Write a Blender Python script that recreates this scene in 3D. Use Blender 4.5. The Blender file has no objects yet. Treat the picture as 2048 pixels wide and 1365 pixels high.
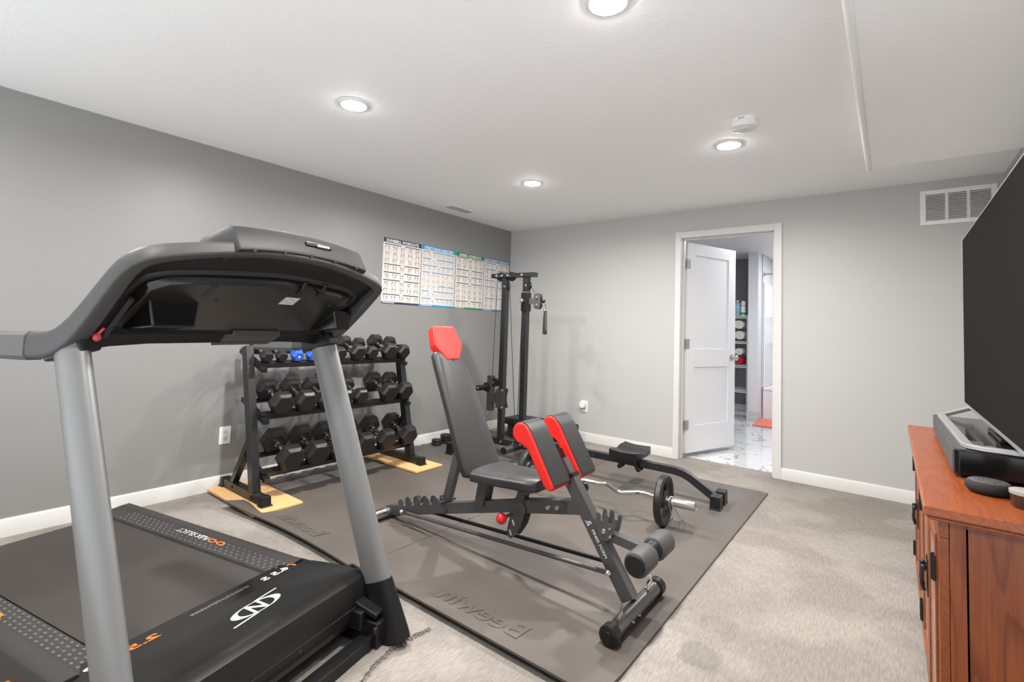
import bpy, bmesh, math, random
from mathutils import Vector, Matrix
random.seed(7)
S = bpy.context.scene
C = S.collection
PI = math.pi

# ------------------------------------------------------------------ camera
def rot_rows(yaw, pitch, roll):
    cy, sy, cp, sp = math.cos(yaw), math.sin(yaw), math.cos(pitch), math.sin(pitch)
    f = Vector((sy * cp, cy * cp, sp)); r = Vector((cy, -sy, 0)); d = f.cross(r)
    cr, sr = math.cos(roll), math.sin(roll)
    return cr * r + sr * d, -sr * r + cr * d, f
_r, _d, _f = rot_rows(-0.671300, 0.052100, -0.033600)
cam_data = bpy.data.cameras.new('camera')
cam = bpy.data.objects.new('camera', cam_data); C.objects.link(cam)
cam.matrix_world = Matrix(((_r.x, -_d.x, -_f.x, 3.6053), (_r.y, -_d.y, -_f.y, -4.6361), (_r.z, -_d.z, -_f.z, 1.17), (0, 0, 0, 1)))
cam_data.sensor_width = 36.0
cam_data.lens = 36.0 * 975.83 / 2048
cam_data.shift_x = 16.0115 / 2048
cam_data.shift_y = -78.798 / 2048
cam_data.clip_start = 0.02
S.camera = cam

# ------------------------------------------------------------------ light, exposure
S.view_settings.view_transform = 'Standard'
S.view_settings.look = 'None'
S.view_settings.gamma = 1.0
S.view_settings.use_curve_mapping = False
S.view_settings.exposure = 0.0
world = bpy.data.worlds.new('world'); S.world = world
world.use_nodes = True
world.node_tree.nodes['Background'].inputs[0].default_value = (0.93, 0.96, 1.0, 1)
# unseen fill light, stronger from below the horizon, added to lift the ceiling
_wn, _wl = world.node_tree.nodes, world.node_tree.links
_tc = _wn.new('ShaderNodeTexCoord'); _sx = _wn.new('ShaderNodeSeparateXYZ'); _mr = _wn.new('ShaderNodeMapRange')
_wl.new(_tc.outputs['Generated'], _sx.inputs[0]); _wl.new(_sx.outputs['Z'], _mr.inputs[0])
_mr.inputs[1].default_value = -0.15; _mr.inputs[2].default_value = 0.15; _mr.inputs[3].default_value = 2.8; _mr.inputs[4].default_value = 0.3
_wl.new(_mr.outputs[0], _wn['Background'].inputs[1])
H = 2.33
LAMP_POWER = 32.0
LAMPS = [(1.364, -3.16), (1.364, -1.50), (2.835, -1.506), (2.828, -3.125), (1.364, -4.82), (2.83, -4.80)]
def area(name, loc, size, power, color=(1.0, 0.98, 0.95), shape='DISK', rot=(0, 0, 0), size_y=None, spread=180):
    l = bpy.data.lights.new(name, 'AREA'); l.shape = shape; l.size = size; l.energy = power; l.color = color; l.spread = math.radians(spread)
    if size_y: l.size_y = size_y
    o = bpy.data.objects.new(name, l); C.objects.link(o); o.location = loc; o.rotation_euler = rot
    return o
for i, (x, y) in enumerate(LAMPS):
    area('downlight_glow', (x, y, H - 0.0145), 0.085, LAMP_POWER * (1.0 if y > -4 else 0.6), spread=168)
area('bathroom_light', (2.7, 1.3, H - 0.02), 0.7, 34.0, (0.95, 0.97, 1.0))
area('bathroom_light', (3.0, 3.2, H - 0.02), 0.5, 18.0, (0.95, 0.97, 1.0))

# ------------------------------------------------------------------ materials
def lin(h):
    if isinstance(h, str):
        v = [int(h[i:i + 2], 16) / 255 for i in (1, 3, 5)]
        return tuple(((c / 12.92) if c <= 0.04045 else ((c + 0.055) / 1.055) ** 2.4) for c in v)
    return h
def mat(name, col, rough=0.5, metal=0.0, bump=None, var=None, coat=0.0, spec=0.5, emit=None, stretch=None):
    m = bpy.data.materials.new(name); m.use_nodes = True
    nt = m.node_tree; N = nt.nodes; L = nt.links; b = N['Principled BSDF']
    col = lin(col)
    b.inputs['Base Color'].default_value = (*col, 1)
    b.inputs['Roughness'].default_value = rough
    b.inputs['Metallic'].default_value = metal
    b.inputs['Coat Weight'].default_value = coat
    b.inputs['Specular IOR Level'].default_value = spec
    tc = None
    if bump or var:
        tc = N.new('ShaderNodeTexCoord'); mp = N.new('ShaderNodeMapping')
        L.new(tc.outputs['Object'], mp.inputs[0])
        if stretch: mp.inputs['Scale'].default_value = stretch
    if var:
        sc, amt = var[0], var[1]
        n = N.new('ShaderNodeTexNoise'); n.inputs['Scale'].default_value = sc; n.inputs['Detail'].default_value = 4
        L.new(mp.outputs[0], n.inputs['Vector'])
        cr = N.new('ShaderNodeValToRGB')
        cr.color_ramp.elements[0].position = 0.3; cr.color_ramp.elements[1].position = 0.7
        cr.color_ramp.elements[0].color = (*[max(0, c * (1 - amt)) for c in col], 1)
        cr.color_ramp.elements[1].color = (*[min(1, c * (1 + amt)) for c in col], 1)
        L.new(n.outputs['Fac'], cr.inputs[0]); L.new(cr.outputs[0], b.inputs['Base Color'])
    if bump:
        sc, st, dist = bump
        n = N.new('ShaderNodeTexNoise'); n.inputs['Scale'].default_value = sc; n.inputs['Detail'].default_value = 3
        L.new(mp.outputs[0], n.inputs['Vector'])
        bp = N.new('ShaderNodeBump'); bp.inputs['Strength'].default_value = st; bp.inputs['Distance'].default_value = dist
        L.new(n.outputs['Fac'], bp.inputs['Height']); L.new(bp.outputs[0], b.inputs['Normal'])
    if emit:
        b.inputs['Emission Color'].default_value = (*lin(emit[0]), 1); b.inputs['Emission Strength'].default_value = emit[1]
    return m

M = {}
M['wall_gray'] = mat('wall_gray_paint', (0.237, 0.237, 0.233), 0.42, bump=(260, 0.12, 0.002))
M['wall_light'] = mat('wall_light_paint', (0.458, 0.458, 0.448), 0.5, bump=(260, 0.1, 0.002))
M['trim'] = mat('trim_white', (0.60, 0.595, 0.58), 0.38)
M['bead'] = mat('smooth_white_paint', (0.86, 0.86, 0.85), 0.35)
M['door'] = mat('door_white', (0.80, 0.80, 0.81), 0.38)
M['white'] = mat('white_plastic', (0.78, 0.78, 0.77), 0.4)
M['offwhite'] = mat('offwhite_plastic', (0.68, 0.68, 0.66), 0.45)
M['slot'] = mat('dark_slot', (0.03, 0.03, 0.03), 0.8)
M['lens'] = mat('lamp_lens', (0.9, 0.9, 0.9), 0.4, emit=('#fff8f0', 330.0))
M['black'] = mat('black_powder_coat', (0.009, 0.009, 0.0095), 0.38, bump=(700, 0.1, 0.001), spec=0.3)
M['rackblack'] = mat('rack_black_steel', (0.011, 0.011, 0.012), 0.33, spec=0.55)
M['plastic'] = mat('black_plastic', (0.009, 0.009, 0.0095), 0.36, bump=(900, 0.08, 0.001), spec=0.35)
M['gloss'] = mat('gloss_black_plastic', (0.006, 0.006, 0.0065), 0.14, spec=0.35)
M['softplastic'] = mat('charcoal_soft_plastic', (0.026, 0.026, 0.027), 0.5, bump=(900, 0.06, 0.001), spec=0.3)
M['rubber'] = mat('hex_rubber', (0.011, 0.0105, 0.010), 0.38, bump=(500, 0.1, 0.001), spec=0.5)
M['bluevinyl'] = mat('blue_neoprene', '#2a57b4', 0.5)
M['chrome'] = mat('chrome', (0.60, 0.58, 0.56), 0.16, metal=1.0)
M['bolt'] = mat('zinc_bolt', (0.72, 0.72, 0.72), 0.25, metal=1.0)
M['nickel'] = mat('satin_nickel', (0.55, 0.52, 0.48), 0.33, metal=1.0)
M['silver'] = mat('silver_paint', (0.21, 0.21, 0.208), 0.4, metal=0.35, bump=(1500, 0.05, 0.0005))
M['armgray'] = mat('gray_arm_plastic', (0.058, 0.058, 0.058), 0.5, spec=0.35)
M['charcoal'] = mat('charcoal_steel', (0.085, 0.085, 0.085), 0.38, metal=0.35, bump=(1200, 0.08, 0.0005))
M['vinyl'] = mat('black_vinyl', (0.026, 0.026, 0.0265), 0.42, bump=(60, 0.2, 0.003), spec=0.45)
M['redvinyl'] = mat('red_vinyl', '#d8261e', 0.45, bump=(70, 0.1, 0.003), spec=0.3)
M['redplastic'] = mat('red_plastic', '#d8262b', 0.3)
M['pinkkey'] = mat('red_key_plastic', '#c8414a', 0.4)
M['gunshine'] = mat('polished_gunmetal', (0.16, 0.155, 0.15), 0.24, metal=0.85)
M['foam'] = mat('foam_roller', (0.055, 0.055, 0.055), 0.55)
M['orange'] = mat('orange_print', '#e8702a', 0.5)
M['print'] = mat('white_print', (0.66, 0.66, 0.64), 0.5)
M['grayprint'] = mat('gray_print', (0.16, 0.16, 0.155), 0.5)
M['cable'] = mat('cable_black', (0.02, 0.02, 0.02), 0.5)
M['iron'] = mat('cast_iron', (0.012, 0.012, 0.012), 0.38, bump=(300, 0.25, 0.002))
M['matrubber'] = mat('mat_rubber', (0.092, 0.079, 0.069), 0.55, bump=(900, 0.35, 0.001), var=(3.0, 0.10))
M['puzzle'] = mat('puzzle_rubber', (0.085, 0.078, 0.072), 0.65, bump=(800, 0.35, 0.001), var=(4.0, 0.1))
M['beltr'] = mat('belt_rubber', (0.038, 0.033, 0.030), 0.5, spec=0.35, bump=(900, 0.25, 0.001), var=(2.5, 0.12))
M['railr'] = mat('rail_plastic', (0.030, 0.028, 0.027), 0.42, spec=0.4, bump=(700, 0.15, 0.001))
M['mdf'] = mat('particle_board', '#d5aa74', 0.55, var=(60, 0.12), bump=(200, 0.15, 0.001))
M['screen'] = mat('tv_screen', (0.0185, 0.0185, 0.0185), 0.8, spec=0.0)
M['tvsilver'] = mat('tv_silver', (0.52, 0.51, 0.50), 0.28, metal=0.8)
M['sbfront'] = mat('soundbar_grille', (0.07, 0.07, 0.07), 0.55, spec=0.3, bump=(900, 0.2, 0.001))
M['fabric'] = mat('speaker_fabric', (0.022, 0.022, 0.023), 0.8, spec=0.3, bump=(900, 0.4, 0.001))
M['puck_top'] = mat('speaker_top', (0.06, 0.06, 0.062), 0.5)
M['hinge'] = mat('iron_hardware', (0.012, 0.011, 0.011), 0.4, metal=0.3)
M['glass'] = mat('cabinet_glass', (0.78, 0.74, 0.68), 0.06, coat=0.4)
M['porcelain'] = mat('porcelain', (0.82, 0.82, 0.84), 0.2)
M['whitewire'] = mat('white_wire', (0.80, 0.80, 0.80), 0.35)
M['towelw'] = mat('towel_white', (0.72, 0.70, 0.66), 0.9, bump=(250, 0.6, 0.006))
M['towelr'] = mat('towel_red', '#b8162a', 0.9, bump=(250, 0.6, 0.006))
M['pinkmat'] = mat('bath_mat_pink', '#ee8672', 0.95, bump=(200, 0.8, 0.008), var=(30, 0.12))
M['bathwall'] = mat('bath_wall_white', (0.72, 0.72, 0.74), 0.45)
M['bathdark'] = mat('bath_wall_gray', (0.20, 0.20, 0.205), 0.5)
M['navy'] = mat('poster_navy', '#2b2d52', 0.3, coat=0.3)
M['cyan'] = mat('poster_cyan', '#1690cc', 0.3, coat=0.3)
M['green'] = mat('poster_green', '#157a58', 0.3, coat=0.3)
M['steelblue'] = mat('poster_blue', '#3b68a6', 0.3, coat=0.3)
M['ink'] = mat('poster_ink', '#3a3430', 0.35)
M['inkb'] = mat('poster_bar', '#3c3438', 0.35)
M['inkg'] = mat('poster_bar_green', '#2f5a44', 0.35)
M['paper'] = mat('poster_paper', (0.70, 0.66, 0.625), 0.2, coat=0.5)
M['raildot_highlight'] = mat('rail_dot_highlight', (0.11, 0.105, 0.10), 0.25)  # glossy highlights of the dots put into a lighter base colour
M['lidgray'] = mat('lid_gray', (0.30, 0.29, 0.28), 0.4)
M['bluefoam'] = mat('step_blue', '#2f8fc4', 0.6)
M['bottle_blue'] = mat('bottle_blue', '#8db9c9', 0.2)
M['bottle_green'] = mat('bottle_green', '#3aa05a', 0.4)
M['cup'] = mat('cup_brown', '#3a2016', 0.3)
M['brass'] = mat('brass_bush', '#b99a5c', 0.35, metal=0.6)

def carpet_mat():
    m = bpy.data.materials.new('carpet'); m.use_nodes = True
    nt = m.node_tree; N = nt.nodes; L = nt.links; b = N['Principled BSDF']
    b.inputs['Roughness'].default_value = 0.95; b.inputs['Specular IOR Level'].default_value = 0.1
    tc = N.new('ShaderNodeTexCoord')
    def noise(scale, sc3, det, rough=0.5):
        mp = N.new('ShaderNodeMapping'); mp.inputs['Scale'].default_value = sc3; L.new(tc.outputs['Object'], mp.inputs[0])
        n = N.new('ShaderNodeTexNoise'); n.inputs['Scale'].default_value = scale; n.inputs['Detail'].default_value = det
        n.inputs['Roughness'].default_value = rough
        L.new(mp.outputs[0], n.inputs['Vector']); return n
    big = noise(2.2, (1, 1, 1), 3); stri = noise(1.0, (160, 22, 1), 3, 0.6); fine = noise(420, (1, 1, 1), 2)
    def ramp(src, a, bb, pa=0.3, pb=0.7):
        r = N.new('ShaderNodeValToRGB'); r.color_ramp.elements[0].position = pa; r.color_ramp.elements[1].position = pb
        r.color_ramp.elements[0].color = (*a, 1); r.color_ramp.elements[1].color = (*bb, 1); L.new(src.outputs['Fac'], r.inputs[0]); return r
    r1 = ramp(big, (0.272, 0.246, 0.222), (0.335, 0.306, 0.278), 0.44, 0.56)
    r2 = ramp(stri, (0.76, 0.76, 0.76), (1.10, 1.10, 1.10)); r3 = ramp(fine, (0.8, 0.8, 0.8), (1.1, 1.1, 1.1))
    m1 = N.new('ShaderNodeMixRGB'); m1.blend_type = 'MULTIPLY'; m1.inputs[0].default_value = 1
    m2 = N.new('ShaderNodeMixRGB'); m2.blend_type = 'MULTIPLY'; m2.inputs[0].default_value = 1
    L.new(r1.outputs[0], m1.inputs[1]); L.new(r2.outputs[0], m1.inputs[2]); L.new(m1.outputs[0], m2.inputs[1]); L.new(r3.outputs[0], m2.inputs[2])
    L.new(m2.outputs[0], b.inputs['Base Color'])
    ad = N.new('ShaderNodeMath'); ad.operation = 'ADD'; L.new(stri.outputs['Fac'], ad.inputs[0]); L.new(fine.outputs['Fac'], ad.inputs[1])
    bp = N.new('ShaderNodeBump'); bp.inputs['Strength'].default_value = 0.6; bp.inputs['Distance'].default_value = 0.005
    L.new(ad.outputs[0], bp.inputs['Height']); L.new(bp.outputs[0], b.inputs['Normal'])
    return m
M['carpet'] = carpet_mat()

def ceiling_mat():
    m = mat('ceiling_texture', (0.92, 0.925, 0.925), 0.7)
    nt = m.node_tree; N = nt.nodes; L = nt.links; b = N['Principled BSDF']
    tc = N.new('ShaderNodeTexCoord')
    n = N.new('ShaderNodeTexNoise'); n.inputs['Scale'].default_value = 18; n.inputs['Detail'].default_value = 5; n.inputs['Distortion'].default_value = 1.5
    L.new(tc.outputs['Object'], n.inputs['Vector'])
    r = N.new('ShaderNodeValToRGB'); r.color_ramp.elements[0].position = 0.42; r.color_ramp.elements[1].position = 0.56
    L.new(n.outputs['Fac'], r.inputs[0])
    bp = N.new('ShaderNodeBump'); bp.inputs['Strength'].default_value = 0.10; bp.inputs['Distance'].default_value = 0.003
    L.new(r.outputs[0], bp.inputs['Height']); L.new(bp.outputs[0], b.inputs['Normal'])
    return m
M['ceiling'] = ceiling_mat()

def oak_mat(name, base, dark, axis):
    m = bpy.data.materials.new(name); m.use_nodes = True
    nt = m.node_tree; N = nt.nodes; L = nt.links; b = N['Principled BSDF']
    b.inputs['Roughness'].default_value = 0.33
    tc = N.new('ShaderNodeTexCoord'); mp = N.new('ShaderNodeMapping'); L.new(tc.outputs['Object'], mp.inputs[0])
    sc = [7.0, 7.0, 7.0]; sc[axis] = 0.9; mp.inputs['Scale'].default_value = sc
    n0 = N.new('ShaderNodeTexNoise'); n0.inputs['Scale'].default_value = 0.9; n0.inputs['Detail'].default_value = 2
    L.new(mp.outputs[0], n0.inputs['Vector'])
    mul = N.new('ShaderNodeMath'); mul.operation = 'MULTIPLY'; mul.inputs[1].default_value = 15.0; L.new(n0.outputs['Fac'], mul.inputs[0])
    fr = N.new('ShaderNodeMath'); fr.operation = 'FRACT'; L.new(mul.outputs[0], fr.inputs[0])
    r = N.new('ShaderNodeValToRGB'); e = r.color_ramp.elements
    e[0].position = 0.0; e[0].color = (*lin(dark), 1); e[1].position = 0.35; e[1].color = (*lin(base), 1)
    x = e.new(1.0); x.color = (*[c * 0.86 for c in lin(base)], 1)
    L.new(fr.outputs[0], r.inputs[0])
    mp2 = N.new('ShaderNodeMapping'); L.new(tc.outputs['Object'], mp2.inputs[0]); s2 = [260.0, 260.0, 260.0]; s2[axis] = 7.0; mp2.inputs['Scale'].default_value = s2
    n2 = N.new('ShaderNodeTexNoise'); n2.inputs['Scale'].default_value = 1.0; n2.inputs['Detail'].default_value = 2; L.new(mp2.outputs[0], n2.inputs['Vector'])
    r2 = N.new('ShaderNodeValToRGB'); r2.color_ramp.elements[0].position = 0.35; r2.color_ramp.elements[0].color = (0.78, 0.76, 0.74, 1); r2.color_ramp.elements[1].position = 0.55; r2.color_ramp.elements[1].color = (1, 1, 1, 1)
    L.new(n2.outputs['Fac'], r2.inputs[0])
    mx = N.new('ShaderNodeMixRGB'); mx.blend_type = 'MULTIPLY'; mx.inputs[0].default_value = 1
    L.new(r.outputs[0], mx.inputs[1]); L.new(r2.outputs[0], mx.inputs[2]); L.new(mx.outputs[0], b.inputs['Base Color'])
    return m
M['oak_top'] = oak_mat('oak_top', '#934b25', '#82401d', 1)
M['oak_side'] = oak_mat('oak_side', '#85441f', '#683014', 2)
M['oak_rail'] = oak_mat('oak_rail', '#85441f', '#743a18', 1)

def marble_mat():
    m = bpy.data.materials.new('marble_tile'); m.use_nodes = True
    nt = m.node_tree; N = nt.nodes; L = nt.links; b = N['Principled BSDF']
    b.inputs['Roughness'].default_value = 0.07
    tc = N.new('ShaderNodeTexCoord')
    n = N.new('ShaderNodeTexNoise'); n.inputs['Scale'].default_value = 2.6; n.inputs['Detail'].default_value = 7; n.inputs['Distortion'].default_value = 1.2
    L.new(tc.outputs['Object'], n.inputs['Vector'])
    r = N.new('ShaderNodeValToRGB'); e = r.color_ramp.elements
    e[0].position = 0.475; e[0].color = (0.64, 0.64, 0.645, 1); e[1].position = 0.525; e[1].color = (0.64, 0.64, 0.645, 1)
    x = e.new(0.5); x.color = (0.30, 0.295, 0.29, 1)
    L.new(n.outputs['Fac'], r.inputs[0])
    mp = N.new('ShaderNodeMapping'); mp.inputs['Rotation'].default_value = (0, 0, 0); L.new(tc.outputs['Object'], mp.inputs[0])
    br = N.new('ShaderNodeTexBrick'); br.inputs['Scale'].default_value = 1.0; br.inputs['Brick Width'].default_value = 0.6; br.inputs['Row Height'].default_value = 0.3
    br.inputs['Mortar Size'].default_value = 0.0025
    br.inputs['Color1'].default_value = (1, 1, 1, 1); br.inputs['Color2'].default_value = (1, 1, 1, 1); br.inputs['Mortar'].default_value = (0.62, 0.61, 0.6, 1)
    L.new(mp.outputs[0], br.inputs['Vector'])
    mx = N.new('ShaderNodeMixRGB'); mx.blend_type = 'MULTIPLY'; mx.inputs[0].default_value = 1
    L.new(r.outputs[0], mx.inputs[1]); L.new(br.outputs['Color'], mx.inputs[2]); L.new(mx.outputs[0], b.inputs['Base Color'])
    return m
M['marble'] = marble_mat()

def tile_mat():
    m = bpy.data.materials.new('shower_tile'); m.use_nodes = True
    nt = m.node_tree; N = nt.nodes; L = nt.links; b = N['Principled BSDF']; b.inputs['Roughness'].default_value = 0.2
    tc = N.new('ShaderNodeTexCoord'); sp = N.new('ShaderNodeSeparateXYZ'); cb = N.new('ShaderNodeCombineXYZ')
    L.new(tc.outputs['Object'], sp.inputs[0])
    ad = N.new('ShaderNodeMath'); ad.operation = 'ADD'; L.new(sp.outputs['X'], ad.inputs[0]); L.new(sp.outputs['Y'], ad.inputs[1])
    L.new(ad.outputs[0], cb.inputs['X']); L.new(sp.outputs['Z'], cb.inputs['Y'])
    br = N.new('ShaderNodeTexBrick'); br.inputs['Scale'].default_value = 1.0; br.inputs['Brick Width'].default_value = 0.3; br.inputs['Row Height'].default_value = 0.1; br.inputs['Mortar Size'].default_value = 0.003
    br.inputs['Color1'].default_value = (0.78, 0.78, 0.79, 1); br.inputs['Color2'].default_value = (0.74, 0.74, 0.75, 1); br.inputs['Mortar'].default_value = (0.5, 0.5, 0.5, 1)
    L.new(cb.outputs[0], br.inputs['Vector']); L.new(br.outputs['Color'], b.inputs['Base Color'])
    return m
M['tile'] = tile_mat()

# ------------------------------------------------------------------ mesh helpers
class MB:
    """Collects shapes into one mesh. Coordinates are given minus `off`."""
    def __init__(self, off=(0, 0, 0)):
        self.v = []; self.f = []; self.off = Vector(off)
    def add(self, verts, faces):
        k = len(self.v)
        self.v += [Vector(p) - self.off for p in verts]
        self.f += [[k + i for i in fc] for fc in faces]
        return self
    def box(self, c, s, R=None):
        c = Vector(c); hx, hy, hz = s[0] / 2, s[1] / 2, s[2] / 2
        pts = [Vector((x * hx, y * hy, z * hz)) for x in (-1, 1) for y in (-1, 1) for z in (-1, 1)]
        if R is not None: pts = [R @ p for p in pts]
        return self.add([c + p for p in pts], [(0, 1, 3, 2), (4, 6, 7, 5), (0, 4, 5, 1), (2, 3, 7, 6), (0, 2, 6, 4), (1, 5, 7, 3)])
    def bx(self, x0, x1, y0, y1, z0, z1):
        return self.box(((x0 + x1) / 2, (y0 + y1) / 2, (z0 + z1) / 2), (x1 - x0, y1 - y0, z1 - z0))
    def beam(self, p, q, w, h, up=(0, 0, 1)):
        p, q = Vector(p), Vector(q); d = (q - p); l = d.length; d.normalize()
        s = Vector(up).cross(d)
        if s.length < 1e-6: s = Vector((0, 1, 0)).cross(d)
        s.normalize(); u = d.cross(s)
        R = Matrix((d, s, u)).transposed()
        return self.box((p + q) / 2, (l, w, h), R)
    def sweep(self, pts, secs, closed=False, caps=True):
        """secs: one list of points (world) per path point; all the same length."""
        n = len(secs[0]); vs = [p for s in secs for p in s]; fs = []
        m = len(secs)
        for i in range(m if closed else m - 1):
            a, b = i * n, ((i + 1) % m) * n
            for j in range(n):
                fs.append((a + j, a + (j + 1) % n, b + (j + 1) % n, b + j))
        if caps and not closed:
            fs.append(tuple(range(n))[::-1]); fs.append(tuple((m - 1) * n + j for j in range(n)))
        return self.add(vs, fs)
    def tube(self, pts, r, n=12, closed=False, caps=True, ry=None, up=None):
        pts = [Vector(p) for p in pts]; m = len(pts); secs = []; prev = None
        for i, p in enumerate(pts):
            if closed: t = pts[(i + 1) % m] - pts[i - 1]
            elif i == 0: t = pts[1] - pts[0]
            elif i == m - 1: t = pts[-1] - pts[-2]
            else: t = (pts[i + 1] - pts[i]).normalized() + (pts[i] - pts[i - 1]).normalized()
            t.normalize()
            if up is not None: a = Vector(up)
            elif prev is None: a = Vector((0, 0, 1)) if abs(t.z) < 0.9 else Vector((1, 0, 0))
            else: a = prev
            a = (a - t * a.dot(t)).normalized(); b = t.cross(a); prev = a
            rr = r[i] if isinstance(r, (list, tuple)) else r
            rb = rr if ry is None else ry
            secs.append([p + a * (math.cos(2 * PI * k / n) * rr) + b * (math.sin(2 * PI * k / n) * rb) for k in range(n)])
        return self.sweep(pts, secs, closed, caps)
    def cyl(self, p, q, r, n=24, r2=None):
        return self.tube([p, q], [r, r if r2 is None else r2], n)
    def lathe(self, prof, o, d=(0, 0, 1), n=28):
        o = Vector(o); d = Vector(d).normalized(); a = Vector((1, 0, 0)) if abs(d.x) < 0.9 else Vector((0, 1, 0))
        a = (a - d * a.dot(d)).normalized(); b = d.cross(a)
        secs = [[o + d * z + (a * math.cos(2 * PI * k / n) + b * math.sin(2 * PI * k / n)) * max(r, 1e-5) for k in range(n)] for r, z in prof]
        return self.sweep(None, secs, False, True)
    def prism(self, poly, o, ex, ey, thick):
        """polygon (a,b) in the plane o + a*ex + b*ey, extruded by vector thick"""
        o, ex, ey, t = Vector(o), Vector(ex), Vector(ey), Vector(thick)
        n = len(poly); A = [o + ex * a + ey * b for a, b in poly]
        fs = [tuple(range(n))[::-1], tuple(range(n, 2 * n))] + [(i, (i + 1) % n, n + (i + 1) % n, n + i) for i in range(n)]
        return self.add(A + [p + t for p in A], fs)
    def ball(self, c, r, n=16, m=10, s=(1, 1, 1)):
        c = Vector(c); secs = []
        for i in range(m + 1):
            th = PI * i / m
            secs.append([c + Vector((math.sin(th) * math.cos(2 * PI * k / n) * r * s[0], math.sin(th) * math.sin(2 * PI * k / n) * r * s[1], math.cos(th) * r * s[2])) for k in range(n)])
        return self.sweep(None, secs, False, False)
    def build(self, name, m, parent=None, bevel=0.0, seg=2, smooth=True, angle=35, subsurf=0):
        me = bpy.data.meshes.new(name)
        me.from_pydata([tuple(p) for p in self.v], [], self.f)
        bm = bmesh.new(); bm.from_mesh(me)
        bmesh.ops.recalc_face_normals(bm, faces=bm.faces); bm.to_mesh(me); bm.free()
        if smooth:
            for p in me.polygons: p.use_smooth = True
            me.set_sharp_from_angle(angle=math.radians(angle))
        me.materials.append(M[m] if isinstance(m, str) else m)
        o = bpy.data.objects.new(name, me); C.objects.link(o)
        if parent is not None: o.parent = parent
        if bevel:
            b = o.modifiers.new('bevel', 'BEVEL'); b.width = bevel; b.segments = seg; b.limit_method = 'ANGLE'; b.angle_limit = math.radians(40); b.harden_normals = smooth
        if subsurf:
            b = o.modifiers.new('subsurf', 'SUBSURF'); b.levels = subsurf; b.render_levels = subsurf
        return o

def thing(name, label, cat, loc=(0, 0, 0), rot=(0, 0, 0), group=None):
    o = bpy.data.objects.new(name, None); C.objects.link(o)
    o.empty_display_size = 0.1
    o.location = loc; o.rotation_euler = rot
    tag(o, label, cat, group); return o
def tag(o, label, cat, group=None):
    o['label'] = label; o['category'] = cat
    if group: o['group'] = group
    return o
def lab(o, label):
    o['label'] = label; return o
def struct(o):
    o['kind'] = 'structure'; return o
def bez(pts, n=8):
    """Catmull-Rom through pts"""
    pts = [Vector(p) for p in pts]; out = []
    for i in range(len(pts) - 1):
        p0 = pts[max(i - 1, 0)]; p1 = pts[i]; p2 = pts[i + 1]; p3 = pts[min(i + 2, len(pts) - 1)]
        for k in range(n):
            t = k / n
            out.append(0.5 * ((2 * p1) + (p2 - p0) * t + (2 * p0 - 5 * p1 + 4 * p2 - p3) * t * t + (3 * p1 - p0 - 3 * p2 + p3) * t ** 3))
    out.append(pts[-1]); return out
def rrect(w, h, r, n=5):
    out = []
    for cx, cy, a in ((w / 2 - r, h / 2 - r, 0), (-w / 2 + r, h / 2 - r, 90), (-w / 2 + r, -h / 2 + r, 180), (w / 2 - r, -h / 2 + r, 270)):
        for k in range(n + 1):
            t = math.radians(a + 90 * k / n); out.append((cx + r * math.cos(t), cy + r * math.sin(t)))
    return out
def text(mb, s, o, ex, ey, size, depth=0.0, bold=0.0, width=None, shear=0.0, center=False, spacing=1.0):
    """flat or extruded lettering added to mb; o = lower-left (or centre), ex/ey = reading and up directions"""
    cu = bpy.data.curves.new('t', 'FONT'); cu.body = s; cu.size = 1.0; cu.offset = bold; cu.shear = shear; cu.space_character = spacing
    cu.resolution_u = 3
    to = bpy.data.objects.new('t', cu); C.objects.link(to)
    dg = bpy.context.evaluated_depsgraph_get(); me = bpy.data.meshes.new_from_object(to.evaluated_get(dg))
    vs = [v.co.copy() for v in me.vertices]; fs = [list(p.vertices) for p in me.polygons]
    bpy.data.objects.remove(to); bpy.data.curves.remove(cu); bpy.data.meshes.remove(me)
    if not vs: return
    x0 = min(v.x for v in vs); x1 = max(v.x for v in vs); y0 = min(v.y for v in vs); y1 = max(v.y for v in vs)
    sy = size / (y1 - y0); sx = sy if width is None else width / (x1 - x0)
    ex, ey, o = Vector(ex).normalized(), Vector(ey).normalized(), Vector(o); nz = ex.cross(ey)
    cx, cy = ((x0 + x1) / 2, (y0 + y1) / 2) if center else (x0, y0)
    P = [o + ex * ((v.x - cx) * sx) + ey * ((v.y - cy) * sy) for v in vs]
    mb.add(P, fs)
    if depth: mb.add([p + nz * depth for p in P], fs)
def quad(mb, a, b, c, d): mb.add([a, b, c, d], [(0, 1, 2, 3)])

# ------------------------------------------------------------------ room
YR = -5.7
b = MB(); b.bx(-0.2, 4.4, YR, 0.0, -0.1, 0.0); b.bx(2.02, 2.86, 0.0, 0.145, -0.1, 0.0); struct(b.build('floor', 'carpet'))
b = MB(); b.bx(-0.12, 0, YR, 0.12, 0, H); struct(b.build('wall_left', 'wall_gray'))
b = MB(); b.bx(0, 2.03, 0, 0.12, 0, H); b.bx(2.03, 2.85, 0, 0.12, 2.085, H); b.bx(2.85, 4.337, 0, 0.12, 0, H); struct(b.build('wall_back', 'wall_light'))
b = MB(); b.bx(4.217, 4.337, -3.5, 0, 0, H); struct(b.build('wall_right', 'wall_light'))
b = MB(); b.bx(-0.12, 4.337, YR, 0.12, H, H + 0.1); struct(b.build('ceiling', 'ceiling'))
b = MB(); b.bx(3.502, 4.217, YR, -0.87, 2.23, H); struct(b.build('ceiling_soffit', 'ceiling', bevel=0.022, seg=4))
b = MB(); b.cyl((3.503, YR, 2.231), (3.503, -0.868, 2.231), 0.014, 14); struct(b.build('trim_2', 'bead'))
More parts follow.
